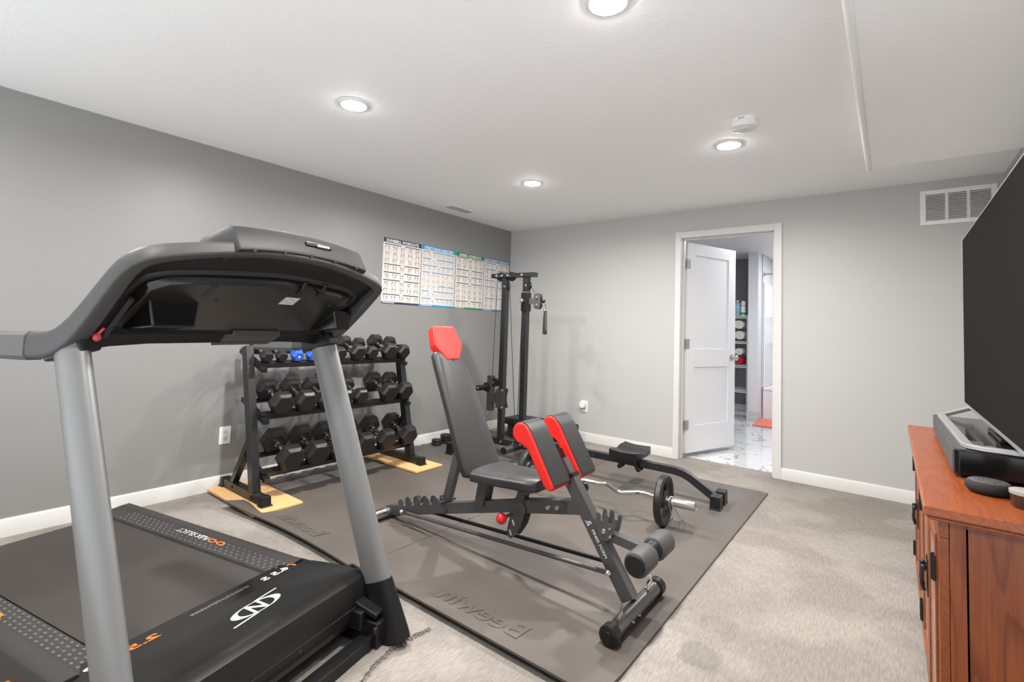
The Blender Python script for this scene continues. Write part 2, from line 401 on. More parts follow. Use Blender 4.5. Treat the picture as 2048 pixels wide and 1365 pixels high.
b = MB(); b.prism([(0, 0), (0.014, 0), (0.014, 0.083), (0.008, 0.093), (0, 0.093)], (0, YR, 0), (1, 0, 0), (0, 0, 1), (0, -YR, 0)); struct(b.build('baseboard_left', 'trim'))
b = MB()
for x0, x1 in ((0.014, 1.998), (2.892, 4.217)):
    b.prism([(0, 0), (-0.014, 0), (-0.014, 0.083), (-0.008, 0.093), (0, 0.093)], (x0, 0, 0), (0, 1, 0), (0, 0, 1), (x1 - x0, 0, 0))
struct(b.build('baseboard_back', 'trim'))
b = MB(); b.prism([(0, 0), (-0.014, 0), (-0.014, 0.093), (0, 0.093)], (4.217, -3.5, 0), (1, 0, 0), (0, 0, 1), (0, 3.486, 0)); struct(b.build('baseboard_right', 'trim'))
# door casing, jamb and stop
b = MB()
b.bx(1.998, 2.052, -0.017, 0, 0, 2.126); b.bx(2.834, 2.892, -0.017, 0, 0, 2.126); b.bx(2.052, 2.834, -0.017, 0, 2.068, 2.126)
b.bx(2.03, 2.056, 0, 0.12, 0, 2.085); b.bx(2.828, 2.85, 0, 0.12, 0, 2.085); b.bx(2.056, 2.828, 0, 0.12, 2.064, 2.085)
b.bx(2.056, 2.067, 0.035, 0.075, 0, 2.064); b.bx(2.817, 2.828, 0.035, 0.075, 0, 2.064); b.bx(2.067, 2.817, 0.035, 0.075, 2.053, 2.064)
b.bx(1.998, 2.052, 0.12, 0.134, 0, 2.126); b.bx(2.834, 2.892, 0.12, 0.134, 0, 2.126); b.bx(2.052, 2.834, 0.12, 0.134, 2.068, 2.126)
struct(b.build('trim_1', 'trim', bevel=0.002))

# door leaf: hinged on the left jamb, swung into the bathroom
DH = Vector((2.078, 0.118, 0)); DF = Vector((2.345, 0.862, 0)); dd = (DF - DH).normalized(); dn = Vector((dd.y, -dd.x, 0)) # dn: face seen from the gym
DW = 0.765; T = 0.035; Z0, Z1 = 0.035, 2.048
door = bpy.data.objects.new('door_1', None); C.objects.link(door); door.location = DH; door['label'] = 'white two-panel door standing open into the bathroom'; door['category'] = 'door'; struct(door)
b = MB(DH)
def dbox(u0, u1, z0, z1, d0, d1):
    A = [DH + dd * u + Vector((0, 0, z)) - dn * d for u in (u0, u1) for z in (z0, z1) for d in (d0, d1)]
    b.add(A, [(0, 1, 3, 2), (4, 6, 7, 5), (0, 4, 5, 1), (2, 3, 7, 6), (0, 2, 6, 4), (1, 5, 7, 3)])
st = 0.115
dbox(0, st, Z0, Z1, 0, T); dbox(DW - st, DW, Z0, Z1, 0, T)
dbox(st, DW - st, Z1 - st, Z1, 0, T); dbox(st, DW - st, 0.845, 1.02, 0, T); dbox(st, DW - st, Z0, 0.29, 0, T)
dbox(st, DW - st, 1.02, Z1 - st, 0.010, T - 0.010); dbox(st, DW - st, 0.29, 0.845, 0.010, T - 0.010)
b.build('door_leaf', 'door', door, bevel=0.002)
b = MB(DH)
ko = DH + dd * (DW - 0.06) + Vector((0, 0, 0.935))
for s in (1, -1):
    kk = ko if s == 1 else ko - dn * T
    b.lathe([(0.032, 0), (0.032, 0.006), (0.026, 0.010), (0.011, 0.012), (0.011, 0.035), (0.020, 0.040), (0.027, 0.050), (0.027, 0.060), (0.020, 0.068), (0, 0.070)], kk, dn * s)
lab(b.build('door_knob', 'nickel', door), 'satin nickel knob')
for z in (0.30, 1.07, 1.84):
    b = MB(DH); hp = DH + Vector((0, 0, z))
    b.cyl(hp + dn * 0.005 - dd * 0.004 - Vector((0, 0, 0.045)), hp + dn * 0.005 - dd * 0.004 + Vector((0, 0, 0.045)), 0.006, 10)
    b.box(hp + dn * 0.0012 + dd * 0.018, (0.036, 0.003, 0.09), Matrix((dd, -dn, Vector((0, 0, 1)))).transposed())
    b.box((2.0672, 0.100, z), (0.003, 0.036, 0.09))
    lab(b.build('hinge', 'nickel', door), 'satin nickel hinge')

# ------------------------------------------------------------------ bathroom beyond
BY = 4.1
b = MB(); b.bx(0.9, 4.4, 0.145, BY, -0.1, -0.002); struct(b.build('floor_bathroom', 'marble'))
b = MB(); b.bx(0.9, 4.4, 0.12, BY, H, H + 0.1); struct(b.build('ceiling_bathroom', 'bathwall'))
b = MB(); b.bx(0.78, 0.9, 0.12, BY, 0, H); struct(b.build('wall_bathroom_left', 'bathwall'))
b = MB(); b.bx(4.4, 4.52, 0.12, BY, 0, H); struct(b.build('wall_bathroom_right', 'bathwall'))
b = MB(); b.bx(2.04, 2.165, 2.83, BY, 0, H); struct(b.build('wall_bathroom_partition', 'bathwall'))
b = MB(); b.bx(0.9, 2.04, 3.42, 3.5, 0, H); struct(b.build('wall_bathroom_niche', 'bathdark'))
b = MB(); b.bx(2.165, 4.4, 3.90, BY, 0, H); struct(b.build('wall_bathroom_back', 'tile'))
b = MB(); b.bx(2.03, 2.175, 2.816, 2.83, 0, 0.13); b.bx(2.165, 2.177, 2.83, 3.05, 0, 0.13); b.bx(0.9, 2.04, 3.406, 3.42, 0, 0.13); struct(b.build('baseboard_bathroom', 'trim'))
tubt = thing('bathtub', 'white bathtub beyond the open door, behind the pink mat', 'bathtub', (3.0, 3.5, 0))
b = MB((3.0, 3.5, 0)); b.bx(2.178, 3.9, 3.10, 3.13, 0, 0.40); b.bx(2.178, 3.9, 3.09, 3.17, 0.40, 0.44); b.bx(2.178, 3.9, 3.79, 3.855, 0.0, 0.44)
b.bx(2.178, 2.26, 3.17, 3.79, 0.0, 0.44); b.bx(3.82, 3.9, 3.17, 3.79, 0, 0.44); b.bx(2.26, 3.82, 3.17, 3.79, 0.04, 0.08)
b.build('tub_body', 'porcelain', tubt, bevel=0.012, seg=3)
b = MB((3.0, 3.5, 0)); b.bx(2.178, 2.195, 3.14, 3.855, 0.442, 1.93); b.bx(2.195, 3.9, 3.838, 3.855, 0.442, 1.93); b.bx(2.195, 2.30, 3.74, 3.838, 1.05, 1.08); b.bx(2.195, 2.30, 3.74, 3.838, 1.45, 1.48)
b.build('surround_panel', 'porcelain', tubt, bevel=0.01, seg=3)
b = MB((3.0, 3.5, 0)); b.bx(2.1695, 2.1775, 3.09, 3.86, 0.442, 2.325); b.build('tile_panel', 'tile', tubt)
b = MB(); b.cyl((2.176, 3.13, 2.05), (4.395, 3.13, 2.05), 0.0125, 14); b.lathe([(0.03, 0), (0.028, 0.012), (0.013, 0.03)], (2.176, 3.13, 2.05), (1, 0, 0)); tag(b.build('shower_rod', 'nickel'), 'chrome shower curtain rod above the bathtub', 'rod')
b = MB((2.5, 2.75, 0)); b.bx(2.18, 2.78, 2.42, 3.04, 0.0, 0.018)
o = b.build('bath_mat', 'pinkmat', None, bevel=0.008); o.location = (2.5, 2.75, 0); tag(o, 'coral pink bath mat on the marble floor by the tub', 'bath mat')

# wire shelving unit with towels and bottles
SX0, SX1, SY0, SY1 = 1.62, 2.012, 2.93, 3.33
SO = Vector((1.82, 3.13, 0))
sh = thing('wire_shelf', 'white wire shelving unit in the dark bathroom niche', 'shelf', SO)
levels = (0.075, 0.385, 0.735, 1.075, 1.44)
for px in (SX0, SX1):
    for py in (SY0, SY1):
        b = MB(SO); b.cyl((px, py, 0), (px, py, 1.46), 0.009, 10); b.build('post', 'whitewire', sh)
for z in levels:
    b = MB(SO)
    for zz in (z, z - 0.025):
        b.tube([(SX0, SY0, zz), (SX1, SY0, zz), (SX1, SY1, zz), (SX0, SY1, zz)], 0.0045, 6, closed=True)
    n = 26
    for y in (SY0,):
        pts = [(SX0 + (SX1 - SX0) * k / n, y, z - 0.025 * (k % 2)) for k in range(n + 1)]; b.tube(pts, 0.003, 5)
    for x in (SX1,):
        pts = [(x, SY0 + (SY1 - SY0) * k / n, z - 0.025 * (k % 2)) for k in range(n + 1)]; b.tube(pts, 0.003, 5)
    for k in range(1, 14):
        x = SX0 + (SX1 - SX0) * k / 14; b.cyl((x, SY0, z), (x, SY1, z), 0.003, 6)
    b.build('shelf', 'whitewire', sh)
def towel(x, z, r, m, label, grp=None):
    O = Vector((x, 2.94, z)); b = MB(O); secs = []
    # spiral roll
    n = 60; pts_o = []; pts_i = []
    for k in range(n + 1):
        a = k / n * 2 * PI * 2.6; rr = r * (0.16 + 0.84 * k / n) ; pts_o.append((math.cos(a) * rr, math.sin(a) * rr * 0.93))
    th = r * 0.30
    inner = []
    for k in range(n + 1):
        a = k / n * 2 * PI * 2.6; rr = max(0.02 * r, r * (0.16 + 0.84 * k / n) - th); inner.append((math.cos(a) * rr, math.sin(a) * rr * 0.93))
    poly_secs = []
    for yy, sc in ((0, 0.95), (0.012, 1.0), (0.33, 1.0), (0.345, 0.95)):
        poly_secs.append([(p[0] * sc, yy, p[1] * sc) for p in pts_o] + [(p[0] * sc, yy, p[1] * sc) for p in inner[::-1]])
    N2 = 2 * (n + 1)
    vs = [O + Vector(p) for s in poly_secs for p in s]; fs = []
    for i in range(3):
        for j in range(N2):
            fs.append((i * N2 + j, i * N2 + (j + 1) % N2, (i + 1) * N2 + (j + 1) % N2, (i + 1) * N2 + j))
    for i, base in ((0, 0), (3, 3 * N2)):
        for k in range(n):
            fs.append((base + k, base + k + 1, base + N2 - 2 - k, base + N2 - 1 - k))
    b.add(vs, fs)
    b.cyl(O + Vector((0, 0.02, 0)), O + Vector((0, 0.33, 0)), r * 0.5, 12)
    o = b.build('rolled_towel', m); o.location = O
    tag(o, label, 'towel', grp)
G = 'rolled towels on the bathroom wire shelf'
zt = levels[2] + 0.007
towel(1.905, zt + 0.062, 0.064, 'towelr', 'rolled red towel on the middle wire shelf, under a white one', G)
towel(1.900, zt + 0.185, 0.064, 'towelw', 'rolled white towel lying on the red towel', G)
zt = levels[3] + 0.007
towel(1.905, zt + 0.078, 0.081, 'towelw', 'lower of two rolled white towels on the upper wire shelf', G)
towel(1.895, zt + 0.230, 0.081, 'towelw', 'upper rolled white towel, just below the bottles', G)
BO = Vector((1.945, 2.985, levels[4] + 0.005))
bt = thing('pump_bottle', 'white bottle with green label on top of the wire shelf', 'bottle', BO)
b = MB(); b.lathe([(0.032, 0), (0.034, 0.01), (0.034, 0.12), (0.026, 0.145), (0.013, 0.15)], (0, 0, 0)); b.build('bottle_body', 'white', bt)
b = MB(); b.lathe([(0.026, 0.15), (0.034, 0.165), (0.030, 0.20), (0.020, 0.215), (0, 0.217)], (0, 0, 0)); b.build('cap', 'white', bt)
b = MB(); b.lathe([(0.0345, 0.015), (0.0345, 0.05)], (0, 0, 0)); lab(b.build('label_band', 'bottle_green', bt), 'green label band')
BO = Vector((1.865, 3.0, levels[4] + 0.005))
bt = thing('clear_bottle', 'pale blue bottle beside the white bottle on the wire shelf', 'bottle', BO)
b = MB(); b.lathe([(0.036, 0), (0.038, 0.01), (0.038, 0.17), (0.02, 0.20), (0.014, 0.205)], (0, 0, 0)); b.build('bottle_body', 'bottle_blue', bt)
b = MB(); b.lathe([(0.016, 0.2), (0.016, 0.225), (0, 0.226)], (0, 0, 0)); b.build('cap', 'white', bt)

# ------------------------------------------------------------------ ceiling and wall fixtures
LL = ['recessed ceiling light above the treadmill', 'recessed ceiling light near the far left corner by the posters',
      'recessed ceiling light beside the smoke detector', 'recessed ceiling light cut by the top edge of the photo',
      'recessed ceiling light behind the treadmill, nearer the viewer', 'recessed ceiling light over the viewer']
for (x, y), l in zip(LAMPS, LL):
    t = thing('recessed_light', l, 'ceiling light', (x, y, H), group='recessed ceiling lights')
    b = MB(); b.lathe([(0.078, 0.0), (0.078, -0.004), (0.066, -0.007), (0.066, 0.0)], (0, 0, 0)); b.build('trim_ring', 'white', t)
    b = MB(); b.lathe([(0.0, -0.013), (0.03, -0.0125), (0.052, -0.0105), (0.063, -0.006), (0.066, -0.001), (0.066, 0.0), (0, 0.0)], (0, 0, 0)); lab(b.build('lens', 'lens', t), 'glowing white lens')
t = thing('smoke_detector', 'round white smoke detector on the ceiling', 'smoke detector', (2.99, -1.83, H))
b = MB(); b.lathe([(0.066, 0), (0.066, -0.018), (0.070, -0.022), (0.072, -0.036), (0.064, -0.047), (0.04, -0.052), (0, -0.052)], (0, 0, 0), n=40); b.build('housing', 'white', t)
b = MB(); b.lathe([(0.024, -0.05), (0.024, -0.056), (0.0, -0.057)], (0.005, -0.01, 0)); lab(b.build('test_button', 'offwhite', t), 'round test button')
b = MB(); b.box((-0.042, -0.012, -0.049), (0.03, 0.034, 0.010)); b.build('battery_cover', 'white', t, bevel=0.002)
b = MB(); b.box((0.0, -0.066, -0.010), (0.03, 0.008, 0.006)); lab(b.build('rating_label', mat('tan_label', '#b3a88c', 0.6), t), 'small tan label')
t = thing('ceiling_vent', 'white supply air register on the ceiling along the gray wall', 'air vent', (0.235, -1.16, H))
b = MB(); b.bx(-0.065, -0.05, -0.17, 0.17, -0.006, 0); b.bx(0.05, 0.065, -0.17, 0.17, -0.006, 0); b.bx(-0.05, 0.05, -0.17, -0.155, -0.006, 0); b.bx(-0.05, 0.05, 0.155, 0.17, -0.006, 0); b.build('frame', 'white', t, bevel=0.002)
b = MB()
for k in range(7):
    b.beam((-0.04 + k * 0.0135, -0.155, -0.004), (-0.04 + k * 0.0135, 0.155, -0.004), 0.012, 0.0015, (0.6, 0, 1))
b.build('louvers', 'offwhite', t)
# return air grille
gx0, gx1, gz0, gz1 = 3.777, 4.180, 2.010, 2.262
GO = Vector(((gx0 + gx1) / 2, 0, (gz0 + gz1) / 2))
t = thing('return_air_grille', 'white return air grille high on the back wall', 'air vent', GO)
b = MB(GO); m_ = 0.032
b.bx(gx0, gx0 + m_, -0.010, 0, gz0, gz1); b.bx(gx1 - m_, gx1, -0.010, 0, gz0, gz1); b.bx(gx0 + m_, gx1 - m_, -0.010, 0, gz0, gz0 + m_); b.bx(gx0 + m_, gx1 - m_, -0.010, 0, gz1 - m_, gz1)
w3 = (gx1 - gx0 - 2 * m_)
for k in (1, 2): b.bx(gx0 + m_ + w3 * k / 3 - 0.009, gx0 + m_ + w3 * k / 3 + 0.009, -0.010, 0, gz0 + m_, gz1 - m_)
b.build('frame', 'white', t, bevel=0.0025)
b = MB(GO)
for k in range(15):
    z = gz0 + m_ + 0.008 + k * (gz1 - gz0 - 2 * m_ - 0.004) / 15
    b.beam((gx0 + m_, -0.007, z), (gx1 - m_, -0.007, z), 0.016, 0.0018, (0, -0.75, 1))
b.build('louvers', 'white', t)
b = MB(GO); b.bx(gx0 + 0.01, gx1 - 0.01, -0.0015, 0, gz0 + 0.01, gz1 - 0.01); lab(b.build('backing', 'slot', t), 'dark opening behind the louvers')
b = MB(GO); b.lathe([(0.004, 0), (0.003, 0.002), (0, 0.002)], (gx0 + 0.016, -0.010, (gz0 + gz1) / 2), (0, -1, 0), 10); b.build('screw', 'nickel', t)
# outlets
def outlet(name, label, O, n, r):
    """O: centre on the wall, n: outward, r: to the right"""
    O, n, r = Vector(O), Vector(n), Vector(r); u = Vector((0, 0, 1))
    t = thing(name, label, 'outlet', O)
    R = Matrix((r, u, n)).transposed()
    b = MB(O); b.box(O + n * 0.003, (0.075, 0.119, 0.006), R); b.build('cover_plate', 'white', t, bevel=0.0025)
    for s in (1, -1):
        b = MB(O); b.prism(rrect(0.034, 0.028, 0.011), O + u * 0.0205 * s + n * 0.005, r, u, n * 0.003); rc = b.build('receptacle', 'offwhite', t)
        b = MB(O)
        for dx, dz, w, h in ((-0.0065, 0.004, 0.0022, 0.009), (0.0065, 0.004, 0.0022, 0.008), (0, -0.007, 0.0045, 0.0045)):
            b.box(O + u * (0.0205 * s + dz) + r * dx + n * 0.0083, (w, h, 0.001), R)
        lab(b.build('slots', 'slot', rc), 'dark plug slots')
    return t
outlet('wall_outlet', 'white duplex outlet low on the gray wall by the dumbbell rack', (0, -3.143, 0.361), (1, 0, 0), (0, 1, 0))
outlet('wall_outlet', 'white outlet plate under the plug-in device on the back wall', (1.058, 0, 0.362), (0, -1, 0), (1, 0, 0))
t = thing('plug_in_device', 'rounded white plug-in device in the back wall outlet', 'plug-in', (1.052, -0.009, 0.382))
b = MB(); b.prism(rrect(0.064, 0.070, 0.024, 6), (0, 0.0, 0), (1, 0, 0), (0, 0, 1), (0, -0.045, 0)); b.build('body', 'white', t, bevel=0.008, seg=3)
b = MB(); b.bx(-0.012, 0.012, -0.014, 0.0, -0.052, -0.034); b.build('plug_foot', 'offwhite', t)

# ------------------------------------------------------------------ posters
def poster(label, title, y0, y1, head, bar, bars, cols, tw, foot):
    z1, z0 = 1.952, 1.350; W, HH = y1 - y0, z1 - z0
    O = Vector((0, (y0 + y1) / 2, (z0 + z1) / 2))
    t = thing('exercise_poster', label, 'poster', O, group='exercise posters on the gray wall')
    P = lambda u, v, d=0.0: Vector((d, y0 + u * W, z1 - v * HH))
    def rect(b, u0, u1, v0, v1, d): b.bx(d - 0.0004, d, y0 + u0 * W, y0 + u1 * W, z1 - v1 * HH, z1 - v0 * HH)
    b = MB(O); b.bx(0.0, 0.003, y0, y1, z0, z1); b.build('sheet', 'paper', t)
    b = MB(O); rect(b, 0, 1, 0, 0.068, 0.0037); b.build('title_band', head, t)
    b = MB(O); rect(b, 0, 1, 0.972, 1, 0.0037); b.build('footer_band', head, t)
    b = MB(O); text(b, title, P(0.5, 0.036, 0.0041), (0, 1, 0), (0, 0, 1), 0.0285, bold=0.04, width=W * tw, center=True); lab(b.build('title_lettering', 'print', t), 'white title lettering')
    b = MB(O); rect(b, 0.03, 0.33, 0.980, 0.990, 0.0041); b.build('footer_line', 'print', t)
    b = MB(O)
    for (v, u0, u1, gap) in bars:
        g0, g1 = gap
        rect(b, u0, g0, v, v + 0.013, 0.0037); rect(b, g1, u1, v, v + 0.013, 0.0037)
    b.build('section_bars', bar, t)
    b = MB(O); rnd = random.Random(hash(title) % 1000 if False else len(title) * 13)
    vs = [q[0] for q in bars if q[1] < 0.1] + [0.972]
    for i in range(len(vs) - 1):
        va, vb = vs[i] + 0.016, vs[i + 1]
        rows = max(1, round((vb - va) / 0.098)); rh = (vb - va) / rows
        for r in range(rows):
            for c in range(cols):
                cu = 0.5 / cols + c / cols; cv = va + (r + 0.45) * rh
                for half in (-1, 1):
                    fu = cu + half * 0.16 / cols
                    sc = 0.23 * rh
                    hd = Vector((fu + rnd.uniform(-.01, .01), cv - sc * 0.95)); hip = Vector((fu + rnd.uniform(-.025, .025), cv + sc * 0.1))
                    pts = [(hd, hip)]
                    for s in (-1, 1):
                        k = hip + Vector((s * rnd.uniform(0.005, 0.03), sc * 0.55)); pts.append((hip, k)); pts.append((k, k + Vector((rnd.uniform(-.015, .015), sc * 0.55))))
                        e = hd + Vector((s * rnd.uniform(0.01, 0.035), sc * rnd.uniform(0.0, 0.6))); pts.append((hd + Vector((0, sc * 0.2)), e))
                    for a, q in pts:
                        d = q - a
                        if d.length < 1e-6: continue
                        n = Vector((-d.y, d.x)).normalized() * 0.0026
                        quad(b, P(*(a + n), 0.0036), P(*(q + n), 0.0036), P(*(q - n), 0.0036), P(*(a - n), 0.0036))
                    quad(b, P(hd.x - .008, hd.y - .012, .0036), P(hd.x + .008, hd.y - .012, .0036), P(hd.x + .008, hd.y + .002, .0036), P(hd.x - .008, hd.y + .002, .0036))
                quad(b, P(cu - 0.33 / cols, cv + rh * 0.46, .0036), P(cu + 0.33 / cols, cv + rh * 0.46, .0036), P(cu + 0.33 / cols, cv + rh * 0.49, .0036), P(cu - 0.33 / cols, cv + rh * 0.49, .0036))
    b.build('exercise_drawings', 'ink' if head in ('navy', 'green', 'steelblue') else 'sketch', t, smooth=False)
M['sketch'] = mat('poster_sketch', '#a8a29c', 0.35)
mid = (0.455, 0.555)
F = lambda v: (v, 0.03, 0.97, mid)
poster('poster with navy band titled DUMBBELL WORKOUTS', 'DUMBBELL WORKOUTS', -1.885, -1.432, 'navy', 'inkb', [F(v) for v in (0.088, 0.395, 0.518, 0.636, 0.854)], 5, 0.86, 0)
poster('poster with light blue band titled STRETCHING EXERCISES', 'STRETCHING EXERCISES', -1.420, -0.953, 'cyan', 'cyan',
       [(0.090, .03, .97, (.24, .30)), (0.205, .03, .97, (.26, .44)), (0.318, .03, .97, mid), (0.430, .03, .97, (.25, .3)), (0.645, .52, .97, (.73, .78)), (0.742, .03, .97, (.22, .36)), (0.862, .03, .97, (.30, .42))], 7, 0.86, 0)
poster('poster with green band titled BARBELL WORKOUTS', 'BARBELL WORKOUTS', -0.938, -0.493, 'green', 'inkg', [F(v) for v in (0.080, 0.300, 0.420, 0.540, 0.857)], 5, 0.78, 0)
poster('poster with dark blue band titled BODYWEIGHT WORKOUTS in the corner', 'BODYWEIGHT WORKOUTS', -0.478, -0.030, 'steelblue', 'steelblue', [F(v) for v in (0.090, 0.210, 0.420, 0.540, 0.760)], 5, 0.95, 0)

# ------------------------------------------------------------------ floor mats
def big_mat(label, x0, x1, yn, yf, curl, tx, tw, corner):
    """yn(x): near edge; curled up edge nearest the viewer"""
    O = Vector(((x0 + x1) / 2, (yn(x0) + yf) / 2, 0))
    t = thing('exercise_mat', label, 'floor mat', O, group='black rubber exercise mats')
    b = MB(O); nx, ny = 24, 40; top = []; th = 0.009
    for i in range(nx + 1):
        x = x0 + (x1 - x0) * i / nx; col = []
        for j in range(ny + 1):
            f = (j / ny) ** 1.8
            y = yn(x) + (yf - yn(x)) * f
            d = y - yn(x)
            z = 0.010 + curl * max(0, 1 - d / 0.30) ** 2.2
            z += corner(x, y)
            col.append(Vector((x, y, z)))
        top.append(col)
    n1 = ny + 1
    vs = [p for c in top for p in c] + [p - Vector((0, 0, th)) for c in top for p in c]; K = len(vs) // 2; fs = []
    for i in range(nx):
        for j in range(ny):
            a = i * n1 + j; q = [a, a + n1, a + n1 + 1, a + 1]; fs.append(q); fs.append([K + k for k in q[::-1]])
    for i in range(nx):
        for j in (0, ny):
            a = i * n1 + j; fs.append([a, a + n1, K + a + n1, K + a])
    for j in range(ny):
        for i in (0, nx):
            a = i * n1 + j; fs.append([a, a + 1, K + a + 1, K + a])
    b.add(vs, fs); b.build('mat_sheet', 'matrubber', t)
    # mirrored raised wordmark near the curled edge
    b = MB(O); xw = tx + tw; yb = yn(tx) + 0.078
    tmp = MB(); text(tmp, 'Beewin', (xw, yb, 0), (-1, 0, 0), (0, 1, 0), 0.105, width=tw, bold=0.012)
    vv = []
    for p in tmp.v:
        d = p.y - yn(p.x); vv.append(Vector((p.x, p.y, 0.0104 + curl * max(0, 1 - d / 0.30) ** 2.2 + corner(p.x, p.y))))
    b.add(vv, tmp.f)
    b.add([p + Vector((0, 0, 0.002)) for p in vv], tmp.f)
    from collections import Counter
    cnt = Counter(tuple(sorted(e)) for f in tmp.f for e in zip(f, f[1:] + f[:1])); nv = len(vv); vv2 = vv + [p + Vector((0, 0, 0.002)) for p in vv]
    b.add(vv2, [[e[0], e[1], nv + e[1], nv + e[0]] for e, c in cnt.items() if c == 1])
    lab(b.build('embossed_lettering', 'matrubber', t, smooth=False), 'mirrored embossed lettering')
big_mat('left black rubber mat, reaching under the dumbbell rack', 0.40, 1.612, lambda x: -3.292 + 0.06 * (x - 0.4) / 1.2 + 0.03 * math.sin((x - 0.4) / 1.2 * PI), -0.50, 0.030, 0.80, 0.40, lambda x, y: 0.014 * max(0, 1 - math.hypot(x - 0.4, y + 3.28) / 0.3))
big_mat('right black rubber mat, under the weight bench', 1.616, 2.885, lambda x: -3.205, -0.52, 0.026, 2.09, 0.425, lambda x, y: 0.0)
PO = Vector((0.23, -1.8, 0))
t = thing('puzzle_mat', 'jigsaw-edged black mat strip along the gray wall', 'floor mat', PO)
b = MB(PO); poly = []; y = -3.02; xe = 0.075
while y < -0.42:
    poly += [(xe, y), (xe, y + 0.035), (xe - 0.028, y + 0.027), (xe - 0.034, y + 0.052), (xe - 0.028, y + 0.075), (xe, y + 0.068)]; y += 0.102
poly += [(xe, y), (0.398, y), (0.398, -3.02)]
b.prism(poly, (0, 0, 0.0005), (1, 0, 0), (0, 1, 0), (0, 0, 0.0095)); b.build('mat_sheet', 'puzzle', t)
b = MB(PO)
for k in range(7):
    b.prism([(0, -0.012), (0.010, 0), (0, 0.010), (-0.010, 0)], (0.09 + k * 0.045, -1.37, 0.0101), (1, 0, 0), (0, 1, 0), (0, 0, 0.0003))
lab(b.build('seam_holes', 'slot', t), 'dark gaps along the jigsaw seam')

# ------------------------------------------------------------------ boards under the rack
def board(label, x0, x1, y0, y1):
    O = Vector(((x0 + x1) / 2, (y0 + y1) / 2, 0.0115)); b = MB(O); b.bx(x0, x1, y0, y1, 0.0115, 0.0285)
    o = b.build('particle_board', 'mdf', None, bevel=0.004); o.location = O
    tag(o, label, 'board', 'particle boards under the dumbbell rack')
board('light wood board under the rack foot nearer the treadmill', 0.030, 0.690, -3.245, -2.935)
board('light wood board under the rack foot nearer the back wall', 0.030, 0.715, -2.02, -1.735)

# ------------------------------------------------------------------ dumbbell rack
RO = Vector((0.32, -2.49, 0.0285))
rack = thing('dumbbell_rack', 'black steel three-tier rack holding hex dumbbells', 'dumbbell rack', RO)
YL, YRK = -3.135, -1.865
for yc in (YL, YRK):
    b = MB(RO); b.bx(0.055, 0.585, yc - 0.025, yc + 0.025, 0.034, 0.084); fb = b.build('foot_bar', 'rackblack', rack, bevel=0.002)
    for x, s in ((0.585, 1), (0.055, -1)):
        b = MB(RO); b.sweep(None, [[(x - s * 0.012, yc - 0.030, 0.029), (x - s * 0.012, yc + 0.030, 0.029), (x - s * 0.012, yc + 0.029, 0.088), (x - s * 0.012, yc - 0.029, 0.088)],
                                  [(x + s * 0.04, yc - 0.030, 0.029), (x + s * 0.04, yc + 0.030, 0.029), (x + s * 0.032, yc + 0.029, 0.088), (x + s * 0.032, yc - 0.029, 0.088)]])
        b.bx(min(x - s * 0.012, x + s * 0.048), max(x - s * 0.012, x + s * 0.048), yc - 0.036, yc + 0.036, 0.029, 0.036)
        b.build('rubber_cap', 'plastic', fb, bevel=0.004)
    b = MB(RO)
    for x in (0.20, 0.47):
        b.lathe([(0.009, 0), (0.009, 0.003), (0.006, 0.006), (0, 0.006)], (x, yc - 0.025, 0.06), (0, -1, 0), 10)
    b.build('bolt_heads', 'hinge', fb)
    b = MB(RO); b.beam((0.462, yc, 0.078), (0.247, yc, 0.985), 0.05, 0.066, (1, 0, 0.22)); b.build('upright', 'rackblack', rack, bevel=0.003)
    b = MB(RO); b.beam((0.165, yc, 0.075), (0.375, yc, 0.40), 0.042, 0.042, (1, 0, -0.6)); b.build('brace', 'rackblack', rack, bevel=0.003)
tl = math.radians(18.5); td = Vector((math.cos(tl), 0, -math.sin(tl))); tn = Vector((math.sin(tl), 0, math.cos(tl)))
# point on the top of the front rail of each tier: (x, z)
TIERS = [Vector((0.500, 0, 0.196)) - td * 0.028, Vector((0.447, 0, 0.552)) - td * 0.028, Vector((0.382, 0, 0.878)) - td * 0.028]
SEP = 0.189
for A in TIERS:
    for yc, s in ((YL + 0.045, 1), (YRK - 0.045, -1)):
        p = Vector((A.x, yc, A.z)) - tn * 0.034
        b = MB(RO); b.beam(p - td * 0.29, p + td * 0.065, 0.038, 0.030, tn); b.build('shelf_bracket', 'rackblack', rack, bevel=0.002)
    for off in (0.0, -SEP):
        p0 = Vector((A.x, YL + 0.026, A.z)) + td * off - tn * 0.005; p1 = Vector((A.x, YRK - 0.026, A.z)) + td * off - tn * 0.005
        b = MB(RO); b.beam(p0, p1, 0.052, 0.008, tn)
        sgn = 1 if off == 0 else -1
        b.beam(p0 + td * 0.026 * sgn - tn * 0.012, p1 + td * 0.026 * sgn - tn * 0.012, 0.005, 0.032, tn)
        b.build('shelf_rail', 'rackblack', rack)

